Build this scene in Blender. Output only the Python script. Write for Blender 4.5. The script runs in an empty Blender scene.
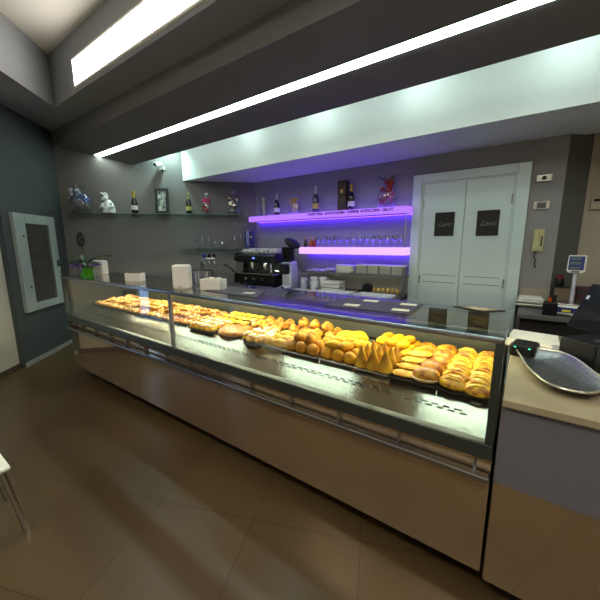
import bpy, math, random
from mathutils import Vector, Matrix
random.seed(7)
S = bpy.context.scene
COL = S.collection
PI = math.pi
ORD = ['first','second','third','fourth','fifth','sixth','seventh','eighth','ninth','tenth','eleventh','twelfth',
       'thirteenth','fourteenth','fifteenth','sixteenth','seventeenth','eighteenth','nineteenth','twentieth']

# ------------------------------------------------------------------ materials
def lin(c):
    return tuple(((x/255)/12.92 if x/255 <= .04045 else ((x/255+.055)/1.055)**2.4) for x in c)

def M(name, col, rough=.5, metal=0., var=.06, scale=12., bump=0., coat=0., col2=None, spec=.5, bscale=None, stretch=None):
    """Principled surface whose colour and gloss vary a little by object-space noise."""
    m = bpy.data.materials.new(name); m.use_nodes = True
    nt = m.node_tree; N = nt.nodes; L = nt.links
    b = N['Principled BSDF']
    c = lin(col); c2 = lin(col2) if col2 else tuple(max(0, x*(1-var*2)) for x in c)
    tc = N.new('ShaderNodeTexCoord'); nz = N.new('ShaderNodeTexNoise'); nz.inputs['Scale'].default_value = scale
    nz.inputs['Detail'].default_value = 4
    oi = N.new('ShaderNodeObjectInfo'); va = N.new('ShaderNodeVectorMath'); va.operation = 'ADD'
    sc_ = N.new('ShaderNodeMath'); sc_.operation = 'MULTIPLY'; sc_.inputs[1].default_value = 7.; L.new(oi.outputs['Random'], sc_.inputs[0])
    L.new(tc.outputs['Object'], va.inputs[0]); L.new(sc_.outputs[0], va.inputs[1]); src = va.outputs[0]
    if stretch:
        mp = N.new('ShaderNodeMapping'); mp.inputs['Scale'].default_value = stretch
        L.new(src, mp.inputs['Vector']); src = mp.outputs['Vector']
    L.new(src, nz.inputs['Vector'])
    rp = N.new('ShaderNodeValToRGB'); rp.color_ramp.elements[0].position = .35; rp.color_ramp.elements[1].position = .65
    rp.color_ramp.elements[0].color = (*c2, 1); rp.color_ramp.elements[1].color = (*c, 1)
    L.new(nz.outputs['Fac'], rp.inputs['Fac']); L.new(rp.outputs['Color'], b.inputs['Base Color'])
    b.inputs['Roughness'].default_value = rough; b.inputs['Metallic'].default_value = metal
    b.inputs['Coat Weight'].default_value = coat; b.inputs['Coat Roughness'].default_value = .1
    b.inputs['Specular IOR Level'].default_value = spec
    if bump:
        bp = N.new('ShaderNodeBump'); bp.inputs['Strength'].default_value = bump; bp.inputs['Distance'].default_value = .01
        n2 = N.new('ShaderNodeTexNoise'); n2.inputs['Scale'].default_value = bscale or scale*2
        n2.inputs['Detail'].default_value = 5
        L.new(src, n2.inputs['Vector']); L.new(n2.outputs['Fac'], bp.inputs['Height']); L.new(bp.outputs['Normal'], b.inputs['Normal'])
    return m

def EM(name, col, strength):
    m = bpy.data.materials.new(name); m.use_nodes = True
    nt = m.node_tree; nt.nodes.remove(nt.nodes['Principled BSDF'])
    e = nt.nodes.new('ShaderNodeEmission'); e.inputs['Color'].default_value = (*col, 1); e.inputs['Strength'].default_value = strength
    nt.links.new(e.outputs[0], nt.nodes['Material Output'].inputs['Surface'])
    return m

def GL(name, tint=(1,1,1), boost=1., base=.04, rough=0.):
    """Thin clear glass: lets light straight through and mirrors by the glancing angle."""
    m = bpy.data.materials.new(name); m.use_nodes = True
    nt = m.node_tree; N = nt.nodes; L = nt.links; N.remove(N['Principled BSDF'])
    g = N.new('ShaderNodeNewGeometry'); d = N.new('ShaderNodeVectorMath'); d.operation = 'DOT_PRODUCT'
    L.new(g.outputs['Normal'], d.inputs[0]); L.new(g.outputs['Incoming'], d.inputs[1])
    a = N.new('ShaderNodeMath'); a.operation = 'ABSOLUTE'; L.new(d.outputs['Value'], a.inputs[0])
    s = N.new('ShaderNodeMath'); s.operation = 'SUBTRACT'; s.inputs[0].default_value = 1; L.new(a.outputs[0], s.inputs[1])
    p = N.new('ShaderNodeMath'); p.operation = 'POWER'; p.inputs[1].default_value = 5; L.new(s.outputs[0], p.inputs[0])
    k = N.new('ShaderNodeMath'); k.operation = 'MULTIPLY_ADD'; k.inputs[1].default_value = (1-base)*boost; k.inputs[2].default_value = base*boost
    k.use_clamp = True; L.new(p.outputs[0], k.inputs[0])
    t = N.new('ShaderNodeBsdfTransparent'); t.inputs['Color'].default_value = (*tint, 1)
    gl = N.new('ShaderNodeBsdfGlossy'); gl.inputs['Roughness'].default_value = rough
    mx = N.new('ShaderNodeMixShader'); L.new(k.outputs[0], mx.inputs[0]); L.new(t.outputs[0], mx.inputs[1]); L.new(gl.outputs[0], mx.inputs[2])
    L.new(mx.outputs[0], N['Material Output'].inputs['Surface'])
    return m

def floor_mat():
    m = M('floor_tiles', (84, 68, 43), .32, var=.1, scale=1.2, col2=(72, 57, 35))
    nt = m.node_tree; N = nt.nodes; L = nt.links; b = N['Principled BSDF']
    tc = N.new('ShaderNodeTexCoord'); mp = N.new('ShaderNodeMapping')
    mp.inputs['Rotation'].default_value = (0, 0, -math.radians(22)); mp.inputs['Location'].default_value = (.02, .36, 0)
    L.new(tc.outputs['Object'], mp.inputs['Vector'])
    br = N.new('ShaderNodeTexBrick'); br.offset = 0; br.inputs['Scale'].default_value = 1
    br.inputs['Brick Width'].default_value = .62; br.inputs['Row Height'].default_value = .62
    br.inputs['Mortar Size'].default_value = .0028; br.inputs['Mortar Smooth'].default_value = .1
    br.inputs['Color1'].default_value = (1, 1, 1, 1); br.inputs['Color2'].default_value = (.93, .93, .93, 1)
    br.inputs['Mortar'].default_value = (.42, .4, .38, 1)
    L.new(mp.outputs['Vector'], br.inputs['Vector'])
    mx = N.new('ShaderNodeMix'); mx.data_type = 'RGBA'; mx.blend_type = 'MULTIPLY'; mx.inputs[0].default_value = 1
    old = b.inputs['Base Color'].links[0].from_socket
    L.new(old, mx.inputs[6]); L.new(br.outputs['Color'], mx.inputs[7]); L.new(mx.outputs[2], b.inputs['Base Color'])
    return m

MT = {}
MT['floor'] = floor_mat()
MT['wall_grey'] = M('grey_wall_paint', (140, 136, 136), .75, var=.03, scale=3, bump=.05, bscale=60)
MT['wall_slant'] = M('slate_grey_wall_paint', (116, 111, 108), .75, var=.03, scale=3, bump=.05, bscale=60)
MT['wall_teal'] = M('teal_grey_wall_paint', (64, 71, 71), .75, var=.03, scale=3, bump=.05, bscale=60)
MT['wall_white'] = M('white_wall_paint', (186, 180, 166), .7, var=.02, scale=3)
MT['wall_beige'] = M('beige_wall_paint', (158, 146, 130), .8, var=.03, scale=3)
MT['pillar'] = M('dark_pillar_paint', (88, 86, 82), .75, var=.03, scale=4)
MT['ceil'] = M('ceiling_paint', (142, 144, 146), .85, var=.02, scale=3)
MT['ceil_up'] = M('raised_ceiling_paint', (226, 222, 212), .85, var=.02, scale=3)
MT['beam'] = M('beam_paint', (116, 113, 111), .7, var=.04, scale=3, bump=.05, bscale=40)
MT['soffit'] = M('white_soffit_paint', (222, 226, 222), .75, var=.02, scale=3)
MT['skirt'] = M('pale_skirting', (150, 148, 142), .5)
MT['skirt_dark'] = M('brown_skirting', (80, 66, 50), .5)
MT['door'] = M('white_door_lacquer', (200, 214, 210), .4, var=.02, scale=2)
MT['door_groove'] = M('door_groove_shadow_paint', (120, 125, 122), .6)
MT['dark_glass'] = M('dark_door_glass', (12, 14, 20), .08, var=.1)
MT['etch'] = M('etched_script', (96, 104, 110), .6)
MT['chrome'] = M('chrome', (205, 205, 210), .12, 1., var=.03)
MT['steel'] = M('brushed_steel', (196, 194, 188), .24, 1., var=.05, scale=30, stretch=(1, 12, 12), bump=.02)
MT['rear_steel'] = M('grey_rear_steel', (120, 126, 120), .45, .9, var=.05)
MT['apron_steel'] = M('polished_steel', (190, 184, 168), .24, 1., var=.04, scale=8, stretch=(1, 10, 10))
MT['mirror_steel'] = M('mirror_tinted_steel', (206, 182, 148), .012, .86, var=.02, scale=2)
MT['frame_dark'] = M('grey_green_frame', (78, 84, 80), .35, .7, var=.05)
MT['rim'] = M('polished_rim', (160, 162, 168), .26, 1., var=.03)
MT['toe'] = M('dark_plinth', (22, 20, 18), .6)
MT['case_glass'] = GL('case_glass', (.97, .985, .975), 1.0)
MT['top_glass'] = GL('top_glass', (.93, .96, .95), 1.25)
MT['clear'] = GL('clear_glass', (.93, .94, .95), 2.2, .11)
MT['film'] = GL('cellophane', (.95, .96, .97), 2.2, .07, .15)
MT['shelf_glass'] = GL('green_shelf_glass', (.72, .84, .8), 1.6)
MT['window_glass'] = GL('window_glass', (.95, .97, 1), 1.0)
MT['green_glass'] = M('green_vase_glass', (60, 150, 20), .15, var=.1)
MT['white_plastic'] = M('white_plastic', (228, 224, 214), .4, var=.02)
MT['white_box'] = M('white_card', (222, 218, 208), .6, var=.03)
MT['paper'] = M('paper', (226, 218, 200), .8, var=.03)
MT['grey_card'] = M('grey_carton', (150, 150, 140), .7)
MT['slate'] = M('slate_mat', (66, 62, 64), .55, var=.1, scale=30)
MT['card_cream'] = M('cream_card', (226, 220, 190), .7)
MT['black_plastic'] = M('black_plastic', (15, 15, 17), .45, var=.1, spec=.3)
MT['black_matte'] = M('black_matte', (14, 14, 15), .6)
MT['machine'] = M('machine_black_steel', (34, 36, 36), .28, .5, var=.1)
MT['machine_grey'] = M('machine_grey_panel', (90, 94, 92), .3, .7)
MT['silver'] = M('silver_casting', (206, 206, 222), .4, .5, var=.05)
MT['porcelain'] = M('porcelain', (232, 232, 232), .2, coat=.3, var=.02)
MT['lilac'] = M('lilac_grey_laminate', (102, 101, 106), .3, var=.02, scale=3)
MT['stone'] = M('beige_stone_top', (160, 149, 122), .18, var=.06, scale=5, col2=(148, 136, 110))
MT['counter_grey'] = M('grey_worktop', (96, 94, 88), .4, var=.05)
MT['splash'] = M('pale_splashback', (176, 174, 166), .4, var=.02)
MT['cab_dark'] = M('dark_cabinet', (38, 34, 33), .5)
MT['shelf_grey'] = M('grey_shelf_board', (86, 84, 88), .4)
MT['bottle_green'] = M('dark_green_bottle', (14, 24, 14), .1, coat=.5, var=.1)
MT['bottle_black'] = M('black_bottle', (14, 12, 14), .12, coat=.5, var=.1)
MT['bottle_clear'] = M('grey_green_bottle', (52, 62, 66), .1, coat=.5, var=.1)
MT['gold_foil'] = M('gold_foil', (196, 160, 50), .35, .6, bump=.1, scale=40)
MT['lime_foil'] = M('pale_green_foil', (172, 186, 90), .35, .4, bump=.1, scale=40)
MT['white_foil'] = M('silver_foil', (190, 186, 180), .35, .5, bump=.1, scale=40)
MT['label_white'] = M('white_label', (222, 218, 206), .6)
MT['label_yellow'] = M('yellow_label', (206, 204, 110), .6)
MT['label_gold'] = M('gold_label', (190, 160, 90), .5, .3)
MT['brown_box'] = M('brown_gift_box', (62, 44, 32), .5)
MT['pink'] = M('pink_wrap', (214, 40, 110), .5, var=.2, scale=30, bump=.2)
MT['magenta'] = M('magenta_wrap', (170, 40, 130), .5, var=.25, scale=20, bump=.2)
MT['red_wrap'] = M('red_wrap', (150, 40, 36), .5, var=.2, scale=30, bump=.2)
MT['yellow_wrap'] = M('yellow_sweets', (222, 180, 60), .5, var=.2, scale=60, bump=.3)
MT['cream_wrap'] = M('cream_wrap', (206, 180, 150), .5, var=.1, scale=60, bump=.3)
MT['blue_wrap'] = M('blue_wrap', (60, 100, 170), .4, var=.3, scale=30, bump=.2)
MT['silver_wrap'] = M('silver_grey_wrap', (170, 176, 190), .35, .2, var=.3, scale=30, bump=.2)
MT['purple_wrap'] = M('purple_paper', (112, 60, 160), .5, var=.2, scale=20, bump=.2)
MT['lilac_ribbon'] = M('lilac_ribbon', (176, 160, 206), .5)
MT['leaf'] = M('dark_green_leaf', (40, 74, 36), .45, var=.2, scale=30)
MT['leaf_pale'] = M('pale_green_leaf', (120, 160, 120), .45, var=.2, scale=20)
MT['flower_dark'] = M('dark_flower_buds', (22, 20, 24), .6, bump=.4, scale=60)
MT['rabbit'] = M('white_rabbit_glaze', (212, 214, 212), .35, var=.03)
MT['photo'] = M('pale_portrait_print', (190, 192, 184), .4, var=.4, scale=18, col2=(50, 52, 54))
MT['blue_pack'] = M('blue_coffee_pack', (22, 30, 110), .35, var=.1)
MT['white_ink'] = M('white_ink', (226, 228, 236), .6)
MT['violet_ink'] = M('dark_violet_ink', (96, 0, 110), .6)
MT['cabinet_white'] = M('pale_cabinet_frame', (150, 160, 156), .4, var=.03)
MT['cabinet_dark'] = M('cabinet_interior', (22, 26, 26), .5)
MT['cabinet_shelf'] = M('cabinet_shelf', (62, 74, 70), .4)
MT['amber'] = M('amber_liqueur', (190, 80, 10), .12, coat=.5, var=.1)
MT['red_liq'] = M('red_liqueur', (150, 30, 16), .12, coat=.5, var=.1)
MT['brown_liq'] = M('brown_liqueur', (58, 20, 12), .12, coat=.5, var=.1)
MT['blue_knob'] = M('blue_knob', (40, 60, 150), .25)
MT['intercom'] = M('yellowed_plastic', (196, 190, 140), .45, var=.03)
MT['lcd'] = M('green_grey_lcd', (84, 104, 92), .3)
MT['scale_blue'] = M('blue_panel', (34, 46, 116), .35)
MT['yellow_pl'] = M('yellow_plastic', (206, 196, 40), .4)
MT['kraft'] = M('kraft_box', (118, 98, 80), .7, var=.1)
MT['maroon'] = M('maroon_card', (70, 34, 32), .6)
MT['crimson'] = M('crimson_jar', (120, 18, 30), .3)
MT['cookie'] = M('yellow_biscuit', (214, 180, 96), .7, var=.1, scale=20)
MT['sheet_white'] = M('white_tray', (220, 220, 216), .5)
MT['towel'] = M('folded_white_cloth', (206, 204, 190), .85, bump=.2, scale=40)
MT['tray_dark'] = M('dark_baking_tray', (34, 32, 32), .35, .6)
MT['tray_silver'] = M('silver_tray', (200, 198, 196), .25, 1., var=.05)
MT['dish'] = M('hammered_dark_silver', (160, 158, 162), .3, 1., var=.15, scale=60, bump=.25, bscale=160)
MT['dish_rim'] = M('pale_silver_rim', (206, 204, 186), .25, .7, var=.05)
MT['seat_white'] = M('white_moulded_seat', (226, 228, 214), .4, var=.02)
# food
MT['fried'] = M('fried_crumb_golden', (240, 182, 0), .6, scale=22, col2=(214, 142, 0), bump=.5, bscale=150)
MT['fried_dark'] = M('fried_crumb_brown', (216, 152, 10), .6, scale=22, col2=(180, 114, 6), bump=.5, bscale=150)
MT['fried_yellow'] = M('fried_crumb_yellow', (250, 206, 0), .6, scale=22, col2=(232, 170, 0), bump=.5, bscale=150)
MT['cone'] = M('fried_crumb_amber', (216, 168, 8), .6, scale=26, col2=(186, 122, 4), bump=.5, bscale=160)
MT['puff'] = M('baked_puff_crust', (244, 196, 40), .35, scale=30, col2=(150, 70, 4), bump=.3, bscale=50, coat=.3)
MT['puff_pale'] = M('pale_puff_crust', (248, 212, 70), .38, scale=26, col2=(206, 134, 16), bump=.3, bscale=50, coat=.3)
MT['bun'] = M('glazed_bun_crust', (238, 178, 48), .42, scale=26, col2=(146, 72, 8), bump=.15, bscale=40, coat=.12)
MT['bun_cut'] = M('bun_crumb', (226, 188, 110), .8, scale=40, bump=.3)
MT['brioche'] = M('brioche_crust', (238, 178, 48), .3, scale=28, col2=(158, 82, 10), bump=.2, bscale=40, coat=.15)
MT['dough'] = M('baked_dough', (232, 176, 70), .5, scale=18, col2=(160, 88, 18), bump=.3, bscale=60)
MT['loaf'] = M('seeded_loaf_crust', (216, 146, 30), .4, scale=26, col2=(140, 74, 8), bump=.6, bscale=90, coat=.2)
MT['sugar'] = M('icing_sugar', (244, 236, 220), .8, scale=40, col2=(226, 196, 140), bump=.2)
MT['custard'] = M('yellow_custard', (252, 218, 40), .35, scale=26, col2=(236, 180, 10), bump=.2, coat=.3)
MT['calzone'] = M('pale_calzone_dough', (240, 196, 60), .45, scale=14, col2=(206, 134, 20), bump=.2, bscale=40)
MT['mozz'] = M('melted_cheese', (250, 238, 200), .4, scale=30, col2=(236, 186, 90), bump=.3, coat=.2)
MT['tomato'] = M('tomato_topping', (190, 56, 20), .4, scale=30, col2=(226, 150, 70), bump=.3, coat=.2)
MT['greens'] = M('green_topping', (86, 104, 26), .5, scale=30, col2=(214, 190, 80), bump=.3)
MT['ham'] = M('pink_topping', (220, 130, 90), .45, scale=30, col2=(244, 214, 160), bump=.3)
# light sources
MT['e_strip'] = EM('strip_tube_glow', (.78, 1, .91), 20)
MT['e_led'] = EM('case_led_glow', (1, .97, .64), 370)
MT['e_front'] = EM('violet_front_glow', (.40, .17, 1), 1.0)
MT['e_front2'] = EM('pink_violet_front_glow', (.66, .40, 1), 1.1)
MT['e_under'] = EM('blue_violet_under_glow', (.10, .03, 1), 11.)
MT['e_top'] = EM('violet_top_glow', (.2, .1, 1), 2.4)
MT['e_down'] = EM('downlight_glow', (.85, 1, .96), 12)
MT['e_warm'] = EM('warm_fill_glow', (1, .85, .62), 10)
MT['e_panel'] = EM('fill_panel_glow', (1, .95, .86), 18)
MT['e_cove'] = EM('cove_band_glow', (1, .96, .88), 7)
MT['e_tube'] = EM('cool_tube_glow', (.80, 1, .94), 16)
MT['e_green'] = EM('green_led', (.05, 1, .4), 2)
MT['e_blue'] = EM('blue_led', (.1, .15, 1), 4)

# ------------------------------------------------------------------ mesh builder
class MB:
    def __init__(s): s.v = []; s.f = []
    def add(s, v, f, m=None):
        n = len(s.v)
        for p in v:
            p = Vector(p); s.v.append(tuple(m @ p) if m else tuple(p))
        s.f += [tuple(i+n for i in q) for q in f]; return s
    def box(s, x0, x1, y0, y1, z0, z1, m=None):
        v = [(x0,y0,z0),(x1,y0,z0),(x1,y1,z0),(x0,y1,z0),(x0,y0,z1),(x1,y0,z1),(x1,y1,z1),(x0,y1,z1)]
        return s.add(v, [(0,3,2,1),(4,5,6,7),(0,1,5,4),(1,2,6,5),(2,3,7,6),(3,0,4,7)], m)
    def prism(s, poly, z0, z1, m=None):
        a = sum(poly[i][0]*poly[(i+1) % len(poly)][1]-poly[(i+1) % len(poly)][0]*poly[i][1] for i in range(len(poly)))
        if a < 0: poly = poly[::-1]
        n = len(poly)
        v = [(x,y,z0) for x,y in poly]+[(x,y,z1) for x,y in poly]
        f = [tuple(range(n-1,-1,-1)), tuple(range(n,2*n))]+[(i,(i+1)%n,n+(i+1)%n,n+i) for i in range(n)]
        return s.add(v, f, m)
    def lathe(s, prof, n=16, m=None):
        v = []; f = []
        for r, z in prof:
            for k in range(n):
                a = 2*PI*k/n; v.append((r*math.cos(a), r*math.sin(a), z))
        for i in range(len(prof)-1):
            for k in range(n):
                f.append((i*n+k, i*n+(k+1)%n, (i+1)*n+(k+1)%n, (i+1)*n+k))
        if prof[0][0] > 1e-5: f.append(tuple(range(n-1,-1,-1)))
        if prof[-1][0] > 1e-5: f.append(tuple((len(prof)-1)*n+k for k in range(n)))
        return s.add(v, f, m)
    def cyl(s, r, z0, z1, n=16, m=None): return s.lathe([(r,z0),(r,z1)], n, m)
    def ell(s, rx, ry, rz, n=14, r=9, m=None, fn=None):
        v = [(0,0,-rz)]; f = []
        for i in range(1, r):
            t = -PI/2+PI*i/r
            for k in range(n):
                a = 2*PI*k/n; v.append((rx*math.cos(t)*math.cos(a), ry*math.cos(t)*math.sin(a), rz*math.sin(t)))
        v.append((0,0,rz)); e = len(v)-1
        for k in range(n): f.append((0, 1+(k+1)%n, 1+k))
        for i in range(r-2):
            for k in range(n):
                f.append((1+i*n+k, 1+i*n+(k+1)%n, 1+(i+1)*n+(k+1)%n, 1+(i+1)*n+k))
        for k in range(n): f.append((e, 1+(r-2)*n+k, 1+(r-2)*n+(k+1)%n))
        if fn: v = [fn(Vector(p)) for p in v]
        return s.add(v, f, m)
    def tube(s, pts, r, n=8):
        pts = [Vector(p) for p in pts]; rr = r if isinstance(r, (list, tuple)) else [r]*len(pts)
        v = []; f = []
        for i, p in enumerate(pts):
            d = (pts[min(i+1,len(pts)-1)]-pts[max(i-1,0)]).normalized()
            u = d.cross(Vector((0,0,1)) if abs(d.z) < .95 else Vector((1,0,0))).normalized(); w = d.cross(u)
            for k in range(n):
                a = 2*PI*k/n; v.append(p+(u*math.cos(a)+w*math.sin(a))*rr[i])
        for i in range(len(pts)-1):
            for k in range(n):
                f.append((i*n+k, (i+1)*n+k, (i+1)*n+(k+1)%n, i*n+(k+1)%n))
        f.append(tuple(range(n))); f.append(tuple((len(pts)-1)*n+k for k in range(n-1,-1,-1)))
        return s.add(v, f)
    def grid(s, fn, nu, nv, thick=0.):
        """A surface fn(u, v), u and v in 0..1, given a thickness downward."""
        top = [fn(i/nu, j/nv) for j in range(nv+1) for i in range(nu+1)]
        W = nu+1; f = [(j*W+i, j*W+i+1, (j+1)*W+i+1, (j+1)*W+i) for j in range(nv) for i in range(nu)]
        if not thick: return s.add(top, f)
        n = len(top); v = list(top)+[(p[0], p[1], p[2]-thick) for p in top]
        f += [tuple(q+n for q in reversed(a)) for a in f[:]]
        for i in range(nu):
            f.append((i, i+n, i+1+n, i+1)); a = nv*W+i; f.append((a, a+1, a+1+n, a+n))
        for j in range(nv):
            f.append((j*W, (j+1)*W, (j+1)*W+n, j*W+n)); a = j*W+nu; f.append((a, a+n, a+W+n, a+W))
        return s.add(v, f)
    def build(s, name, mat, parent=None, smooth=False, bevel=0., loc=None, rz=0., mods=2):
        me = bpy.data.meshes.new(name); me.from_pydata(s.v, [], s.f); me.update()
        mats = mat if isinstance(mat, (list, tuple)) else [mat]
        for m_ in mats: me.materials.append(m_)
        if smooth:
            me.polygons.foreach_set('use_smooth', [True]*len(me.polygons)); me.set_sharp_from_angle(angle=math.radians(50))
        o = bpy.data.objects.new(name, me); COL.objects.link(o)
        if bevel:
            b = o.modifiers.new('edge', 'BEVEL'); b.width = bevel; b.segments = mods; b.limit_method = 'ANGLE'
        if parent: o.parent = parent
        if loc: o.location = loc
        if rz: o.rotation_euler.z = rz
        return o

def tag(o, label=None, cat=None, group=None, kind=None):
    if label: o['label'] = label
    if cat: o['category'] = cat
    if group: o['group'] = group
    if kind: o['kind'] = kind
    return o
def thing(name, label, cat, loc=(0,0,0), rz=0., group=None):
    o = bpy.data.objects.new(name, None); COL.objects.link(o); o.empty_display_size = .05
    o.location = loc; o.rotation_euler = (0,0,rz)
    return tag(o, label, cat, group)
def kids(o): return [c for c in bpy.data.objects if c.parent == o]
def copy_tree(o, loc=None, rz=None, label=None, group=None, parent=None):
    c = o.copy(); COL.objects.link(c)
    if parent: c.parent = parent
    for ch in kids(o): copy_tree(ch, parent=c)
    if loc is not None: c.location = loc
    if rz is not None: c.rotation_euler = (0,0,rz)
    if label: c['label'] = label
    if group: c['group'] = group
    return c
def struct(name, mb, mat, parent=None, **k):
    o = mb.build(name, mat, parent, **k)
    if not parent: o['kind'] = 'structure'
    return o
def text_mesh(name, body, size, mat, parent, m, shear=0., space=1., ext=.0008, off=0.):
    cu = bpy.data.curves.new('lettering', 'FONT'); cu.body = body; cu.size = size; cu.align_x = 'CENTER'; cu.align_y = 'CENTER'
    cu.extrude = ext; cu.offset = off; cu.shear = shear; cu.space_character = space
    t = bpy.data.objects.new('lettering', cu); COL.objects.link(t)
    bpy.context.view_layer.update()
    me = bpy.data.meshes.new_from_object(t.evaluated_get(bpy.context.evaluated_depsgraph_get()))
    bpy.data.objects.remove(t); me.name = name; me.materials.clear(); me.materials.append(mat)
    o = bpy.data.objects.new(name, me); COL.objects.link(o); o.parent = parent; o.matrix_local = m
    return o
def rot(x=0, y=0, z=0, t=(0,0,0)):
    return Matrix.Translation(t) @ Matrix.Rotation(z,4,'Z') @ Matrix.Rotation(y,4,'Y') @ Matrix.Rotation(x,4,'X')

# ------------------------------------------------------------------ wall frames
C0 = Vector((-6.121, 2.076, 0)); A = Vector((-.685, .729, 0)); B = Vector((.729, .685, 0))
A_ANG = math.atan2(.729, -.685); B_ANG = math.atan2(.685, .729)
def BL(t, off=0., z=0.): return C0+B*t-A*off+Vector((0,0,z))          # along the slanted rear-left wall
def FW(u, off=0., z=0.): return C0-A*u+B*off+Vector((0,0,z))          # along the left wall, from the corner
M_BL = Matrix.Translation(C0) @ Matrix.Rotation(B_ANG, 4, 'Z')          # x along the wall, y into it
M_FW = Matrix.Translation(C0) @ Matrix.Rotation(A_ANG, 4, 'Z')          # x towards the corner (negative = away), y into the wall
YD = 4.182; ZC = 3.306

# ------------------------------------------------------------------ the room
struct('floor', MB().box(-7.2, 3.6, -3.2, 5.2, -.12, 0), MT['floor'])
k0 = (-5.036, 1.78)
ceil = struct('ceiling', MB().prism([(-7.4,1.78),(3.8,1.78),(3.8,5.4),(-7.4,5.4)], ZC, 3.9)
              .prism([(-7.4,1.78), k0, (k0[0]+.685*6.2, k0[1]-.729*6.2), (-7.4, k0[1]-.729*6.2)], ZC, 3.9), MT['ceil'])
struct('ceiling_raised', MB().box(-7.6, 3.9, -3.5, 5.5, 3.9, 4.0), MT['ceil_up'])
struct('wall_left', MB().box(-1.277, .3, 0, .2, 0, ZC+.02, M_FW), MT['wall_teal'])
struct('wall_back_left', MB().box(-.02, 3.35, 0, .2, 0, ZC+.02, M_BL), MT['wall_slant'])
struct('wall_back', MB().box(-4.1, .25, YD, YD+.12, 0, ZC+.02), MT['wall_grey'])
struct('trim_1', MB().box(0, .27, 0, .1, 0, ZC+.02, Matrix.Translation((.25,YD,0)) @ Matrix.Rotation(B_ANG,4,'Z')), MT['pillar'])
struct('wall_back_right', MB().box(.40, 3.4, 4.364, 4.5, 0, ZC+.02), MT['wall_beige'])
struct('wall_right', MB().box(3.2, 3.4, -2.8, 4.5, 0, 3.92), MT['wall_beige'])
struct('wall_front', MB().box(-2.6, 3.4, -2.8, -2.6, 0, 3.92), MT['wall_white'])
# white wall in line with the left wall, a little set back, with an unseen shop window added for its reflections
x1 = -1.277; wx0 = x1-2.3; wx1 = x1-.88
struct('wall_front_left', MB().box(wx1, x1, .066, .2, 0, 3.92, M_FW).box(x1-6.2, wx0, .066, .2, 0, 3.92, M_FW)
       .box(wx0, wx1, .066, .2, 0, .44, M_FW).box(wx0, wx1, .066, .2, 2.3, 3.92, M_FW), MT['wall_white'])
win = struct('window_1', MB().box(wx0, wx1, .17, .176, .44, 2.3, M_FW), MT['window_glass'])
MB().box(wx0+.08, wx1-.15, .09, .10, .51, 2.3, M_FW).build('added_blind', MT['black_matte'], win)  # added, unseen: masks the pane so only edge strips of daylight reflect
struct('baseboard_left', MB().box(-1.277, -.02, -.012, 0, 0, .06, M_FW), MT['skirt'])
struct('baseboard_front_left', MB().box(x1-5.0, x1, .05, .066, 0, .07, M_FW), MT['skirt_dark'])
struct('baseboard_back_left', MB().box(.02, 3.0, -.012, 0, 0, .06, M_BL), MT['skirt'])

# wedge-shaped ceiling beam carrying the strip light, and the white soffit behind it
def yz_prism(prof, x0, x1_, x0b=None):
    mb = MB(); n = len(prof)
    v = [(x0 if not x0b else x0b(y), y, z) for y, z in prof]+[(x1_, y, z) for y, z in prof]
    f = [tuple(range(n)), tuple(range(2*n-1, n-1, -1))]+[(i, n+i, n+(i+1)%n, (i+1)%n) for i in range(n)]
    return mb.add(v, f)
wall_x = lambda y: -6.121+.729*(y-2.076)/.685
beam = struct('trim_2', yz_prism([(2.09,3.1),(2.857,2.855),(2.857,2.93),(2.5,3.15),(2.4,ZC+.01),(2.09,ZC+.01)], 0, 3.2, lambda y: wall_x(y)-.01), MT['beam'])
struct('trim_3', yz_prism([(3.376,2.627),(4.3,2.627),(4.3,ZC+.01),(3.376,ZC+.01)], 0, 3.2, lambda y: min(wall_x(y), -3.9)-.01), MT['soffit'])
sl = thing('strip_light', 'long white strip light set into underside of dark ceiling beam', 'strip light', (-1.4,2.49,2.972))
slz = lambda y: 3.1-(y-2.09)*.3194
yz_prism([(2.457,slz(2.457)-.004),(2.526,slz(2.526)-.004),(2.526,slz(2.526)+.02),(2.457,slz(2.457)+.02)], -5.66, 3.1).build('diffuser', MT['e_strip'], sl, loc=(1.4,-2.49,-2.972))
yz_prism([(2.449,slz(2.449)-.003),(2.457,slz(2.457)-.003),(2.457,slz(2.457)+.02),(2.449,slz(2.449)+.02)], -5.67, 3.1).build('edge_trim', MT['frame_dark'], sl, loc=(1.4,-2.49,-2.972))

def spot(loc, target, energy, col, size, blend=.6, rad=.04, parent=None):
    l = bpy.data.lights.new('lamp', 'SPOT'); l.energy = energy; l.color = col; l.spot_size = math.radians(size); l.spot_blend = blend
    l.shadow_soft_size = rad
    o = bpy.data.objects.new('lamp', l); COL.objects.link(o)
    o.rotation_euler = (Vector(target)-Vector(loc)).to_track_quat('-Z','Y').to_euler()
    if parent: o.parent = parent; o.location = Vector(loc)-parent.location
    else: o.location = loc
    return o
def downlight(loc, label, mat, group):
    t = thing('ceiling_downlight', label, 'downlight', loc, 0, group)
    MB().lathe([(.062,-.012),(.062,0),(.045,0),(.045,-.012)], 20).build('ring', MT['white_plastic'], t, True)
    MB().cyl(.044, -.006, -.001, 20).build('lens', mat, t)
    return t
for i, x in enumerate((-4.75, -3.2, -2.05, -.95, .15, 1.3, 2.4)):
    y = 3.13; z = ZC
    t = downlight((x,y,z), f'{ORD[i]} small downlight from the left in the slot behind the beam', MT['e_down'], 'downlights behind the beam')
    if i == 0: spot((x,y,z-.03), (x-.15,3.1,2.0), 60, (.62,1,.93), 130, 1, .05, t)
    else: spot((x,y,z-.03), (x,3.36,2.2), 6, (.78,1,.95), 140, 1, .05, t)
spots = [(-3.6,.55,ZC),(-2.2,-.6,3.9),(-.6,-.9,3.9),(1.2,-.4,3.9),(1.5,1.5,3.9)]  # warm fill downlights, added out of view for ambient light
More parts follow.
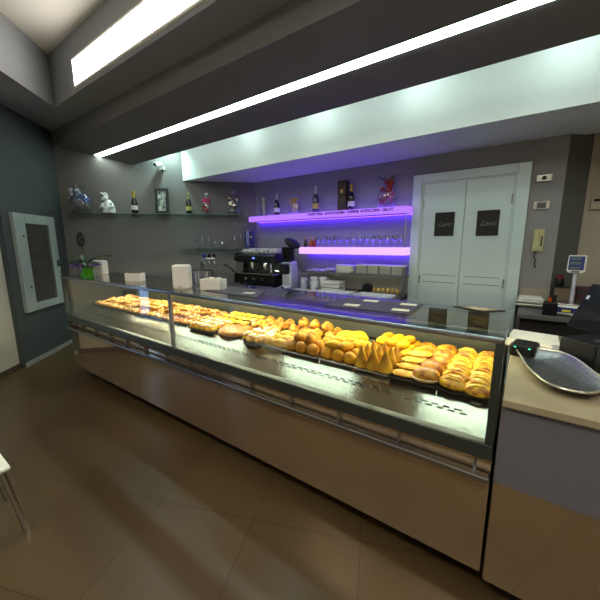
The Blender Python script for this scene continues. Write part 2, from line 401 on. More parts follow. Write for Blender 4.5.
for i, p in enumerate(spots):
    t = downlight(p, f'{ORD[i]} added warm fill downlight from the left, out of view above the shop floor', MT['e_warm'], 'added fill downlights')
    spot((p[0],p[1],p[2]-.03), (p[0],p[1]+.1,0), (4,22,30,24,10)[i], (1,.84,.62), 125, .8, .06, t)

for i, p in enumerate(((-1.9,-.9),(-.3,-.9),(1.3,-.9),(1.9,.6))):  # fill panels added behind the camera to lift the ambient light
    t = thing('fill_panel_light', f'{ORD[i]} added square fill light, unseen behind the camera, from the left', 'ceiling light', (p[0],p[1],3.9), 0, 'added fill panels')
    MB().box(-.32,.32,-.32,-.3,-.03,0).box(-.32,.32,.3,.32,-.03,0).box(-.32,-.3,-.3,.3,-.03,0).box(.3,.32,-.3,.3,-.03,0).build('frame', MT['white_plastic'], t)
    MB().box(-.3,.3,-.3,.3,-.02,-.005).build('diffuser', MT['e_panel'], t)
cv = thing('cove_light', 'long bright lit band on the side of the raised ceiling recess', 'cove light', (-.8,1.775,3.34))
MB().box(-3.55,3.6,-.02,0,0,.02).box(-3.55,3.6,-.02,0,.28,.30).build('channel', MT['white_plastic'], cv)
MB().box(-3.55,3.6,-.012,0,.02,.28).build('diffuser', MT['e_cove'], cv)
ct = thing('cove_tube', 'cool white tube lamp lying on top of the ceiling beam behind its edge', 'tube lamp', (-1.2,2.80,2.96))
MB().tube([(-3.7,0,.02),(4.2,0,.02)], .016, 8).build('tube', MT['e_tube'], ct, True)
MB().box(-3.7,4.2,-.025,.025,-.03,.002).build('batten', MT['white_plastic'], ct)
# double service door in the back wall
door = struct('door_1', MB().box(-1.204,-1.095,YD-.055,YD,0,2.41).box(-.14,-.026,YD-.055,YD,0,2.41).box(-1.095,-.14,YD-.055,YD,2.315,2.41), MT['door'], bevel=.006)
MB().box(-1.095,-1.075,YD-.035,YD,0,2.315).box(-.16,-.14,YD-.035,YD,0,2.315).box(-1.075,-.16,YD-.035,YD,2.297,2.315).build('stop_trim', MT['door'], door, bevel=.003)
for k, (xa, xb, pa, pb, za, zb) in enumerate(((-1.073,-.618,-.930,-.712,1.68,1.957),(-.612,-.162,-.482,-.264,1.675,1.954))):
    lf = MB().box(xa,pa,YD-.028,YD-.002,.01,2.295).box(pb,xb,YD-.028,YD-.002,.01,2.295).box(pa,pb,YD-.028,YD-.002,.01,za).box(pa,pb,YD-.028,YD-.002,zb,2.295).build('door_leaf', MT['door'], door)
    MB().box(pa-.014,pa,YD-.036,YD-.02,za-.014,zb+.014).box(pb,pb+.014,YD-.036,YD-.02,za-.014,zb+.014).box(pa,pb,YD-.036,YD-.02,za-.014,za).box(pa,pb,YD-.036,YD-.02,zb,zb+.014).build('pane_frame', MT['door'], lf, bevel=.003)
    MB().box(pa,pb,YD-.02,YD-.012,za,zb).build('pane', MT['dark_glass'], lf)
    text_mesh('etched_lettering', 'Lavo', .085, MT['etch'], lf, rot(PI/2,0,0,((pa+pb)/2,YD-.0212,(za+zb)/2)), .45, .95)
    MB().box(xa+.04,xb-.04,YD-.0295,YD-.027,1.205,1.213).box(xa+.04,xb-.04,YD-.0295,YD-.027,1.118,1.126).build('groove', MT['door_groove'], lf)
    hx = xa+.004 if k == 0 else xb-.004
    for hz in (2.06, 1.15, .3): MB().cyl(.008, hz-.05, hz+.05, 10, Matrix.Translation((hx,YD-.036,0))).build('hinge', MT['steel'], lf, True)
# things on the wall beside the door
t = thing('emergency_light_box', 'flat grey wall box with dark round sensor, highest beside the door', 'wall box', (.085,YD,2.24))
MB().box(-.065,.065,-.03,0,-.035,.035).build('housing', MT['steel'], t, bevel=.006)
MB().cyl(.02,0,.008,16,rot(PI/2,0,0,(0,-.03,0))).build('sensor', MT['black_plastic'], t, True)
t = thing('wall_thermostat', 'silver framed switch plate between the sensor box and the intercom', 'switch', (.09,YD,1.975))
MB().box(-.07,.07,-.014,0,-.045,.045).build('plate', MT['chrome'], t, bevel=.01)
MB().box(-.038,.038,-.022,-.012,-.028,.028).build('rocker', MT['machine_grey'], t, bevel=.004)
t = thing('intercom_handset', 'yellowed white intercom handset hanging on the grey wall beside the door', 'intercom', (.098,YD,1.62))
MB().box(-.048,.048,-.03,0,-.115,.115).build('base', MT['intercom'], t, bevel=.01)
MB().box(-.04,.008,-.062,-.03,-.11,.11).build('handset', MT['intercom'], t, bevel=.014)
MB().box(.02,.036,-.034,-.03,-.06,.05).build('button_strip', MT['machine_grey'], t)
MB().tube([(-.01,-.02,-.11),(-.02,-.03,-.17),(.0,-.03,-.2),(-.01,-.025,-.24),(.005,-.02,-.28)], .006, 6).build('cord', MT['black_matte'], t, True)
t = thing('wall_control_panel', 'pale control unit with black display on the beige right wall', 'control panel', (.56,4.364,1.975))
MB().box(-.075,.11,-.03,0,-.055,.055).build('housing', MT['wall_beige'], t, bevel=.005)
MB().box(-.055,.09,-.033,-.029,.02,.045).build('display', MT['black_plastic'], t)

# pale-framed glass cabinet let into the left wall
cab = thing('wall_cabinet', 'pale framed glass cabinet with dark shelves mounted on the left wall', 'cabinet', FW(.735,0,.71), A_ANG)
w2 = .418; H = 1.295
MB().box(-w2,-w2+.2,-.05,0,0,H).box(w2-.15,w2,-.05,0,0,H).box(-w2+.2,w2-.15,-.05,0,0,.105).box(-w2+.2,w2-.15,-.05,0,H-.125,H).build('door_frame', MT['cabinet_white'], cab, bevel=.008)
MB().box(-w2+.2,w2-.15,-.008,-.002,.105,H-.125).build('back_panel', MT['cabinet_dark'], cab)
for i in range(5):
    z = .25+i*.19
    MB().box(-w2+.2,w2-.15,-.034,-.008,z,z+.014).build('shelf', MT['cabinet_shelf'], cab)
MB().box(-w2+.2,w2-.15,-.042,-.038,.105,H-.125).build('glass', MT['clear'], cab)
MB().box(w2-.075,w2-.055,-.075,-.05,.58,.66).build('handle', MT['frame_dark'], cab, bevel=.004)
for z in (.33, 1.0): MB().ell(.012,.012,.012,10,6,Matrix.Translation((-w2+.13,-.052,z))).build('screw_cap', MT['black_plastic'], cab, True)
t = thing('wall_hook', 'small grey round hook on the dark left wall above the cabinet', 'hook', FW(.27,0,2.08), A_ANG)
MB().cyl(.022,0,.02,12,rot(PI/2,0,0)).build('plate', MT['frame_dark'], t, True)
MB().tube([(0,-.02,0),(0,-.05,-.005),(0,-.055,.02)], .007, 6).build('hook_arm', MT['frame_dark'], t, True)
# security camera
t = thing('security_camera', 'small white security camera high on the teal-lit rear wall', 'camera', BL(1.60,0,2.87), B_ANG)
MB().cyl(.03,0,.015,14,rot(PI/2,0,0,(0,0,-.05))).build('wall_plate', MT['white_plastic'], t, True)
MB().tube([(0,-.012,-.05),(0,-.06,-.05),(-.005,-.08,-.01)], .011, 8).build('bracket', MT['white_plastic'], t, True)
cb = MB().box(-.03,.03,-.16,-.02,-.028,.028, rot(.25,0,-.5,(-.01,-.02,.01))).build('housing', MT['white_plastic'], t, bevel=.01)
MB().cyl(.022,0,.012,14,rot(.25,0,-.5,(-.01,-.02,.01)) @ rot(PI/2,0,0,(0,-.16,0))).build('lens', MT['black_plastic'], cb, True)

# ------------------------------------------------------------------ pastry display case
CX0, CX1, YF, ZT = -4.50, -.03, 1.436, 1.24
case = thing('pastry_display_case', 'long glass pastry display case with mirrored steel front and lit interior', 'display case', (-2.25, 1.44, 0))
def cp(mb, name, mat, parent=None, **k):
    o = mb.build(name, mat, parent or case, **k)
    if not parent: o.location = (2.25, -1.44, 0)
    return o
DZ = .85
YR = 2.36                                            # rear of the case
cp(MB().box(CX0+.15,CX1,1.62,2.3,0,.12), 'plinth', MT['toe'])
cp(MB().box(CX0+.02,CX1,1.452,1.47,.12,.60), 'front_panel', MT['mirror_steel'])
cp(MB().box(CX0+.02,CX1,1.47,YR-.02,.12,.62).box(CX0+.02,CX1,YR-.06,YR,.62,DZ), 'body', MT['machine_grey'])
cp(MB().box(CX0,CX1,1.405,1.45,.598,.626), 'bumper_rail', MT['rim'], bevel=.006)
cp(MB().box(CX0+.02,CX1,1.462,1.475,.62,.70), 'recess_strip', MT['mirror_steel'])
for i in range(14):
    x = CX1-.06-i*.335
    cp(MB().box(x-.005,x+.005,1.44,1.462,.62,.70), 'spacer', MT['rim'])
cp(MB().box(CX0,CX1,1.425,1.475,.695,.765), 'bottom_frame', MT['frame_dark'], bevel=.005)
XM = -2.29
for a, b in ((CX0+.02, XM-.018), (XM+.018, CX1-.03)):
    cp(MB().box(a,b,1.433,1.441,.765,1.215), 'front_glass', MT['case_glass'])
cp(MB().box(XM-.017,XM+.017,1.428,1.452,.765,1.215), 'mullion', MT['rim'], bevel=.004)
cp(MB().box(CX0,CX0+.022,1.43,1.47,.765,1.215), 'corner_post', MT['frame_dark'], bevel=.004)
cp(MB().box(CX1-.032,CX1,1.43,1.47,.765,1.215), 'corner_post', MT['frame_dark'], bevel=.004)
cp(MB().box(CX0,CX0+.022,YR-.06,YR-.02,.7,1.04), 'corner_post', MT['frame_dark'], bevel=.004)
cp(MB().box(CX1-.032,CX1,YR-.06,YR-.02,.7,1.04), 'corner_post', MT['frame_dark'], bevel=.004)
cp(MB().box(CX0,CX1,1.424,1.462,1.206,1.232), 'top_rail', MT['rim'], bevel=.008)
cp(MB().box(CX0,CX1,1.462,1.50,1.218,1.232), 'lamp_channel', MT['frame_dark'])
cp(MB().box(CX0-.005,CX1+.005,1.42,2.03,1.232,ZT), 'top_glass', MT['top_glass'])
cp(MB().box(CX0,CX1,1.965,2.03,1.206,1.232).box(CX0,CX1,1.955,1.965,1.194,1.232), 'rear_rail', MT['rim'], bevel=.004)
cp(MB().add([(CX0,2.03,1.20),(CX1,2.03,1.20),(CX1,2.04,1.20),(CX0,2.04,1.20),(CX0,YR-.01,1.04),(CX1,YR-.01,1.04),(CX1,YR,1.04),(CX0,YR,1.04)],
            [(0,1,2,3),(4,7,6,5),(0,4,5,1),(3,2,6,7),(0,3,7,4),(1,5,6,2)]).box(CX0,CX1,YR-.01,YR,DZ,1.04), 'rear_panel', MT['rear_steel'])
for x in (CX0+.006, CX1-.012):
    cp(MB().prism([(1.47,.77),(YR-.06,.77),(YR-.06,1.04),(2.02,1.2),(1.47,1.2)], 0, .006, Matrix(((0,0,1,x),(1,0,0,0),(0,1,0,0),(0,0,0,1)))), 'side_glass', MT['case_glass'])
for x in (CX0, CX1-.02): cp(MB().box(x,x+.02,1.47,YR,.12,.77), 'end_panel', MT['frame_dark'])
cp(MB().box(CX0+.02,CX1-.02,1.70,YR-.01,DZ-.02,DZ), 'deck', MT['steel'], bevel=.003)
# sloping steel apron with two staggered rows of vent slots
sa = Vector((0,1.462,.757)); sb = Vector((0,1.702,DZ-.004)); sd = (sb-sa).normalized(); L_ = (sb-sa).length
sn = Vector((0,-sd.z,sd.y))
M_ap = Matrix(((1,0,0,0),(0,sd.y,sn.y,sa.y),(0,sd.z,sn.z,sa.z),(0,0,0,1)))
cp(MB().box(CX0+.02,CX1-.02,0,L_,-.008,0,M_ap), 'apron', MT['apron_steel'])
vs = MB()
for r in range(2):
    x = CX1-.12-r*.026
    while x > CX0+.3:
        vs.box(x-.032,x,.117+r*.018,.125+r*.018,-.001,.0014,M_ap); x -= .052
vo = cp(vs, 'vent_slots', MT['black_matte'])
dm = cp(MB().box(-.152,-.097,.190,.215,0,.004,M_ap), 'thermometer', MT['black_plastic'])
MB().box(-.145,-.104,.196,.209,.004,.0052,M_ap).build('lcd', MT['lcd'], dm)
for i in range(36):
    x = CX1-.14-i*.122
    l = cp(MB().lathe([(.013,-.006),(.013,0)], 10, Matrix.Translation((x,1.985,1.206))), 'led_lamp', MT['e_led'])

# ------------------------------------------------------------------ food
KF = 1.045
def tray(x0, x1, y0, y1, label, mat='tray_silver'):
    x0, x1, y0, y1 = x0*KF, x1*KF, y0*KF, y1*KF
    t = thing('serving_tray', label, 'tray', ((x0+x1)/2,(y0+y1)/2,DZ))
    a, b = (x1-x0)/2, (y1-y0)/2
    MB().box(-a,a,-b,b,0,.005).build('base', MT[mat], t, bevel=.002)
    MB().box(-a,a,-b,-b+.006,.003,.013).box(-a,a,b-.006,b,.003,.013).box(-a,-a+.006,-b,b,.003,.013).box(a-.006,a,-b,b,.003,.013).build('rim', MT[mat], t, bevel=.002)
    return t
TZ = DZ+.006
def lump(rx, ry, rz, amp=.06, seed=0, flat=.75, n=16, r=10):
    rnd = random.Random(seed); ph = [rnd.uniform(0,6.28) for _ in range(6)]
    def fn(p):
        k = 1+amp*(math.sin(p.x/rx*3+ph[0])*math.cos(p.y/ry*2.3+ph[1])+.6*math.sin(p.z/rz*4+ph[2]+p.x/rx*2))
        z = p.z*k
        if z < -rz*flat: z = -rz*flat
        return Vector((p.x*k, p.y*k, z+rz*flat))
    return MB().ell(rx,ry,rz,n,r,None,fn)
# proto makers: each returns a root that is then copied
def p_ball(r=.037, mat='fried_dark', name='rice_ball', sx=1., sd_=0):
    o = lump(r*sx, r, r*.98, .035, sd_, .85).build(name, MT[mat], None, True); return o
def p_cone():
    mb = MB(); mb.lathe([(0,0),(.032,0),(.042,.008),(.041,.022),(.030,.06),(.017,.097),(.006,.124),(.003,.129),(0,.13)], 14)
    return mb.build('rice_cone', MT['cone'], None, True)
def p_oval(mat='fried_yellow', l=.055, r=.031, sd_=3):
    return lump(r, l, r*.95, .04, sd_, .85).build('rice_croquette', MT[mat], None, True)
def p_bun(sd_=1):
    t = thing('filled_bun', 'x', 'bun')
    lump(.056,.05,.02,.03,sd_,.6).build('bottom', MT['bun_cut'], t, True)
    lump(.06,.052,.04,.05,sd_+1,.3).build('top_crust', MT['bun'], t, True, loc=(0,.002,.016))
    lump(.058,.05,.008,.09,sd_+2,.5).build('filling', MT['mozz'], t, True, loc=(0,0,.012))
    return t
def p_puff(sd_=1, mat='puff', w=.062, d=.05):
    t = thing('puff_pastry', 'x', 'puff pastry')
    lump(w,d,.03,.05,sd_,.5).build('shell', MT[mat], t, True)
    mb = MB()
    for k in range(3):
        y = (-.5+.5*k)*d
        mb.tube([(-w*.75,y,.030-.006*abs(k-1)),(-w*.3,y+.006,.046-.004*abs(k-1)),(w*.3,y+.01,.046-.004*abs(k-1)),(w*.78,y+.004,.03-.006*abs(k-1))], [.005,.009,.009,.004], 8)
    mb.build('ridges', MT['puff_pale' if mat == 'puff' else 'puff'], t, True)
    return t
def p_calzone(sd_=2):
    t = thing('calzone', 'x', 'calzone')
    def fn(p):
        q = Vector((p.x, p.y*(1 if p.y < 0 else .45), p.z)); return q+Vector((0,0,.012))
    MB().ell(.066,.05,.016,18,8,None,fn).build('pocket', MT['calzone'], t, True)
    mb = MB(); pts = [(.068*math.cos(a), -.052*abs(math.sin(a))**.9, .012+.002*math.sin(a*9)) for a in [PI+PI*i/16 for i in range(17)]]
    mb.tube(pts, .006, 6); mb.build('crimped_edge', MT['puff_pale'], t, True)
    return t
def p_roll(sd_=1, mat='brioche'):
    t = thing('sugared_roll', 'x', 'pastry roll')
    lump(.036,.055,.03,.05,sd_,.6).build('roll', MT[mat], t, True)
    mb = MB()
    for k in range(3): mb.tube([(-.03,-.03+.03*k,.03),(0,-.025+.03*k,.05),(.03,-.02+.03*k,.03)], [.003,.007,.003], 6)
    mb.build('fold', MT['puff_pale'], t, True)
    lump(.026,.04,.006,.25,sd_+3,.3).build('icing_sugar', MT['sugar'], t, True, loc=(0,0,.046))
    lump(.012,.008,.012,.05,sd_,.9).build('custard', MT['custard'], t, True, loc=(0,-.05,.012))
    return t
def p_brioche(sd_=1):
    t = thing('brioche', 'x', 'brioche')
    lump(.05,.046,.036,.06,sd_,.5).build('bun', MT['brioche'], t, True)
    lump(.022,.022,.014,.1,sd_+4,.4).build('knot', MT['bun'], t, True, loc=(.004,0,.044))
    return t
def p_croissant(sd_=1):
    t = thing('croissant', 'x', 'croissant')
    pts = []; rr = []
    for i in range(11):
        a = -1.15+2.3*i/10; pts.append((.055*math.sin(a)*1.1, .05-.055*math.cos(a)-.02, .026-.008*abs(a))); rr.append(.027*(1-abs(a/1.25)**2.2)+.005+.003*(i % 2))
    MB().tube(pts, rr, 10).build('body', MT['puff_pale'], t, True)
    lump(.03,.02,.006,.25,sd_,.3).build('icing_sugar', MT['sugar'], t, True, loc=(0,-.02,.046))
    return t
def p_pizza(sd_, top):
    rnd = random.Random(sd_)
    t = thing('mini_pizza', 'x', 'mini pizza')
    MB().lathe([(0,0),(.044,0),(.052,.008),(.05,.02),(.04,.023),(.032,.016),(0,.016)], 16).build('crust', MT['dough'], t, True)
    mb = MB()
    for k in range(9):
        a = rnd.uniform(0,6.28); q = rnd.uniform(0,.03)
        mb.ell(rnd.uniform(.008,.015), rnd.uniform(.008,.013), rnd.uniform(.006,.012), 8, 6, rot(0,0,a,(q*math.cos(a),q*math.sin(a),.02)))
    mb.build('topping', MT[top], t, True)
    mb = MB()
    for k in range(4):
        a = rnd.uniform(0,6.28); q = rnd.uniform(.005,.032)
        mb.ell(.008,.007,.006,8,5,rot(0,0,a,(q*math.cos(a),q*math.sin(a),.027)))
    mb.build('garnish', MT[{'mozz':'tomato','tomato':'mozz','greens':'mozz','ham':'greens','custard':'mozz'}[top]], t, True)
    return t
def p_tart(sd_):
    t = thing('custard_tart', 'x', 'tart')
    MB().lathe([(0,0),(.034,0),(.046,.022),(.043,.026),(.036,.02),(0,.02)], 14).build('shell', MT['puff_pale'], t, True)
    lump(.036,.036,.014,.12,sd_,.3).build('custard', MT['custard'], t, True, loc=(0,0,.018))
    return t
used = set()
def put(proto, x, y, z, rz, label, group, scale=1., deck=None, tilt=0.):
    deck = DZ < z < DZ+.095 if deck is None else deck
    if deck: x, y, scale = x*KF, y*KF, scale*KF
    if proto.name not in used:
        used.add(proto.name); o = proto
        o.location = (x,y,z); o.rotation_euler = (0,0,rz); o['label'] = label; o['group'] = group
    else:
        o = copy_tree(proto, (x,y,z), rz, label, group)
    if tilt: o.rotation_euler.x = R_.uniform(-tilt,tilt); o.rotation_euler.y = R_.uniform(-tilt,tilt)
    if scale != 1: o.scale = (scale,)*3
    o['category'] = o.get('category') or CATN[proto.name.split('.')[0]]
    return o
CATN = dict(rice_ball='rice ball', rice_cone='rice cone', rice_croquette='rice croquette')
R_ = random.Random(11)
jit = lambda a: R_.uniform(-a, a)
ROW = ['front', 'second', 'third', 'fourth', 'fifth']

# left bay: mini pizzas on three dark trays
protos = [p_pizza(20+i, t_) for i, t_ in enumerate(('mozz','greens','tomato','mozz','ham','custard'))]
tn = ['left', 'middle', 'right']
for k, (a, b) in enumerate(((-4.24,-3.63),(-3.62,-3.01),(-3.00,-2.39))):
    tray(a, b, 1.63, 2.2, f'dark tray of mini pizzas, {tn[k]} one of three in the left bay', 'tray_dark')
    for r in range(5):
        for c in range(6):
            i = R_.choice([0,0,3,1,4,2,5]); x = a+.055+c*.0995+jit(.008); y = 1.69+r*.106+jit(.006)
            tp = ['white cheese','green vegetable','red tomato','white cheese','pink ham','yellow cream'][i]
            put(protos[i], x, y, TZ+jit(.002)+.003, jit(3), f'{tp} mini pizza, {ORD[c]} from left, {ROW[r]} row, lower layer of {tn[k]} dark tray', 'mini pizzas in the left bay', 1+jit(.06))
    # a second layer heaped on the first
    for c in range(5):
        for r in range(3):
            i = R_.choice([0,3,1,4,0]); x = a+.105+c*.0995+jit(.01); y = 1.80+r*.12+jit(.008)
            tp = ['white cheese','green vegetable','red tomato','white cheese','pink ham','yellow cream'][i]
            put(protos[i], x, y, TZ+.034, jit(3), f'{tp} mini pizza, {ORD[c]} from left, {ROW[r]} row, upper layer of {tn[k]} dark tray', 'mini pizzas in the left bay', 1.+jit(.1), None, .38)

# right bay, from the left
tray(-2.31,-2.01,1.60,1.875,'dark tray of sugared rolls just right of the upright bar','tray_dark')
sr = [p_roll(3), p_roll(9,'puff_pale')]
for r in range(3):
    for c in range(4):
        put(sr[(r+c)%2], -2.27+c*.072+jit(.004), 1.645+r*.09+jit(.004), TZ+.004, jit(.3), f'sugar dusted roll, {ORD[c]} from left in {ROW[r]} row beside the upright bar', 'sugared rolls beside the upright bar', .9)
tray(-2.36,-1.92,1.885,2.22,'dark tray of yellow custard tarts behind the sugared rolls','tray_dark')
tp_ = [p_tart(1), p_tart(5)]
for r in range(3):
    for c in range(5):
        put(tp_[(r+c)%2], -2.30+c*.086+jit(.005), 1.93+r*.105+jit(.005), TZ+.004+.006*r, jit(3), f'yellow custard tart, {ORD[c]} from left in {ROW[r]} row behind the sugared rolls', 'custard tarts in a back tray')
t = thing('stuffed_loaf', 'large round seeded golden loaf lying flat at the front of the case', 'loaf', (-1.87*KF,1.745*KF,DZ+.002))
MB().ell(.165,.15,.036,28,12,None,lambda p: Vector((p.x*(1+.02*math.sin(9*p.y)),p.y,max(p.z,-.02)+.02+.004*math.sin(40*p.x)*math.cos(37*p.y)))).build('crust', MT['loaf'], t, True)
MB().ell(.16,.146,.012,24,6,None,lambda p: p+Vector((0,-.004,.012))).build('filling_edge', MT['bun_cut'], t, True)
t = thing('round_tray', 'round dark tray under the sugar dusted rolls beside the big loaf', 'tray', (-1.575*KF,1.72*KF,DZ))
MB().lathe([(0,0),(.135,0),(.145,.008),(.143,.011),(.13,.005),(0,.005)],28).build('dish', MT['tray_dark'], t, True)
rp = [(x-.06,y+.07) for x, y in [(-1.60,1.60),(-1.53,1.57),(-1.46,1.585),(-1.41,1.64),(-1.60,1.70),(-1.53,1.68),(-1.46,1.70),(-1.56,1.77),(-1.47,1.765)]]
for i, (x, y) in enumerate(rp):
    rw = 'front' if i < 4 else 'middle' if i < 7 else 'back'; c = i if i < 4 else i-4 if i < 7 else i-7
    put(sr[i%2], x, y, TZ+.004, jit(.4)+.25, f'sugar dusted roll, {ORD[c]} from left in {rw} row on the round dark tray', 'rolls on the round tray', 1.0)
tray(-1.49,-1.305,1.62,1.95,'silver tray of sugared croissants left of the brown rice balls')
cr = [p_croissant(2)]
for i in range(6):
    put(cr[0], -1.44+(i%2)*.085+jit(.004), 1.68+(i//2)*.1, TZ, jit(.4), f'sugared croissant, {["left","right"][i%2]} one in {ROW[i//2]} row of the silver tray', 'croissants on the silver tray')
tray(-1.90,-1.56,1.89,2.22,'dark tray of knotted brioches behind the big loaf','tray_dark')
tray(-1.54,-1.06,1.96,2.22,'dark tray of browned brioches along the rear of the case','tray_dark')
bz = [p_brioche(1), p_brioche(6)]
for r in range(3):
    for c in range(3):
        put(bz[(r+c)%2], -1.85+c*.11+jit(.006), 1.945+r*.105, TZ, jit(3), f'knotted brioche, {ORD[c]} from left in {ROW[r]} row behind the big loaf', 'brioches behind the big loaf')
for r in range(2):
    for c in range(4):
        put(bz[(r+c)%2], -1.485+c*.113+jit(.006), 2.02+r*.12, TZ, jit(3), f'browned brioche, {ORD[c]} from left in {ROW[r]} row along the case rear', 'brioches along the rear')
for c in range(3):
    put(bz[c%2], -1.43+c*.113, 2.08, TZ+.055, jit(3), f'browned brioche lying on top of others, {ORD[c]} from left along the rear', 'brioches along the rear')

# rice balls, croquettes and cones
tray(-1.295,-1.005,1.60,1.90,'silver tray holding the brown rice balls')
rb = p_ball(.040,'fried_dark')
for r in range(3):
    for c in range(3):
        put(rb, -1.245+c*.09, 1.65+r*.09, TZ, jit(3), f'round brown rice ball, {ORD[c]} from left in {ROW[r]} row on its silver tray', 'brown rice balls', 1.02)
for i, (x, y) in enumerate(((-1.205,1.70),(-1.115,1.70),(-1.16,1.79))):
    put(rb, x, y, TZ+.05, jit(3), f'round brown rice ball heaped on others, {["left","right","rear"][i]} one of the top three', 'brown rice balls', 1.0)
tray(-.995,-.765,1.60,1.95,'silver tray of yellow rice balls and croquettes')
yb = p_ball(.040,'fried')
for r in range(4):
    for c in range(3):
        put(yb, -.958+c*.079, 1.65+r*.085, TZ, jit(3), f'round golden rice ball, {ORD[c]} from left in {ROW[r]} row of the second silver tray', 'golden rice balls', .98)
ov = [p_oval('fried_yellow'), p_oval('fried', sd_=8)]
tops = [(-.935,1.69,.9),(-.855,1.70,.5),(-.95,1.79,1.2),(-.87,1.80,.8),(-.80,1.79,.7),(-.93,1.90,1.0),(-.85,1.90,.9)]
for i, (x, y, a) in enumerate(tops):
    rw = 'front' if i < 2 else 'middle' if i < 5 else 'back'; c = i if i < 2 else i-2 if i < 5 else i-5
    put(ov[i%2], x, y, TZ+.057, -a, f'oval yellow croquette heaped on rice balls, {ORD[c]} from left in the {rw} row', 'croquettes heaped on the rice balls', 1.05)
for i, (x, y) in enumerate(((-1.0,2.0),(-.93,2.03))):
    put(ov[i], x, y, TZ+.02, -.9, f'large oval croquette at the rear beside the brioches, {["left","right"][i]} one', 'croquettes beside the brioches', 1.35)
tray(-.755,-.545,1.595,1.88,'silver tray under the pointed rice cones')
cn = p_cone()
for r in range(3):
    for c in range(3):
        put(cn, -.722+c*.072+r*.003, 1.645+r*.082, TZ, jit(3), f'pointed fried rice cone, {ORD[c]} from left in {ROW[r]} row on the silver tray', 'pointed rice cones', (1.0,.95,.92)[r])
tray(-.79,-.51,1.89,2.22,'silver tray of yellow croquettes behind the rice cones')
for r in range(3):
    for c in range(4):
        put(ov[(r+c)%2], -.75+c*.067, 1.945+r*.1, TZ, jit(.3)-.2, f'yellow croquette lying flat, {ORD[c]} from left in {ROW[r]} row behind the cones', 'croquettes behind the cones', 1.0)
for r in range(2):
    for c in range(3):
        put(ov[(r+c)%2], -.72+c*.07, 1.97+r*.11, TZ+.052, jit(.3)-.5, f'yellow croquette on the upper layer, {ORD[c]} from left in {ROW[r]} row behind the cones', 'croquettes behind the cones', 1.0)

# calzones, buns, puff pastries on black trays
tray(-.54,-.30,1.585,2.22,'dark tray under the calzones and filled buns','tray_dark')
tray(-.295,-.07,1.585,2.22,'dark tray under the puff pastries at the right end','tray_dark')
cz = p_calzone()
for i in range(4):
    put(cz, -.475+.008*i, 1.67+.06*i, TZ+.022*i, .1+.12*i, f'pale folded calzone, {ORD[i]} from the front in a leaning stack beside the cones', 'calzones stacked beside the cones')
bn = [p_bun(1), p_bun(7)]
for r in range(5):
    put(bn[r%2], -.362+.004*r, 1.65+.115*r, TZ, jit(.2), f'glazed filled bun, {ORD[r]} from the front in the column beside the calzones', 'glazed filled buns', 1.14, None, .12)
for r in range(2):
    put(bn[r], -.47+.01*r, 1.99+.115*r, TZ, jit(.2), f'glazed filled bun behind the calzones, {["nearer","farther"][r]} one', 'glazed filled buns', 1.05)
pf = [p_puff(2), p_puff(5), p_puff(8,'puff_pale')]
for k, x in enumerate((-.235, -.122)):
    for r in range(6):
        put(pf[(r*2+k)%3], x+jit(.004), 1.64+.1*r, TZ+.004, jit(.15), f'browned puff pastry, {ORD[r]} from the front in the {["left","right"][k]} column at the right end', 'puff pastries at the right end', 1.1, None, .14)

# ------------------------------------------------------------------ things on top of the case
def mat_(label, corners, cards):
    cx = sum(p[0] for p in corners)/4; cy = sum(p[1] for p in corners)/4
    t = thing('place_mat', label, 'mat', (cx,cy,ZT))
    MB().prism([(x-cx,y-cy) for x, y in corners], 0, .004).build('mat', MT['slate'], t)
    for (x, y, a) in cards: MB().box(-.045,.045,-.028,.028,.004,.0055,rot(0,0,a,(x-cx,y-cy,0))).build('printed_card', MT['card_cream'], t)
    return t
mat_('dark slate mat with four cream cards on the case top before the shelves', [(-.94,1.575),(-.94,1.90),(-.46,1.93),(-.45,1.60)], [(-.80,1.66,.1),(-.76,1.85,.1),(-.52,1.68,.1),(-.53,1.86,.1)])
mat_('grey mat with one cream card on the case top before the coffee machine', [(-2.02,1.56),(-2.10,1.85),(-1.62,1.84),(-1.46,1.55)], [(-1.63,1.66,.3)])
t = thing('framed_menu', 'black edged menu card with food picture at right end of the case top', 'menu card', (-.18,1.95,ZT))
MB().prism([(-.125,.012),(-.05,.07),(.125,.03),(.03,-.07)], 0, .004).build('frame', MT['black_plastic'], t)
MB().prism([(-.095,.012),(-.045,.052),(.095,.025),(.024,-.05)], .004, .005).build('picture', M('food_print',(206,186,150),.5,var=.3,scale=26,col2=(120,84,52)), t)

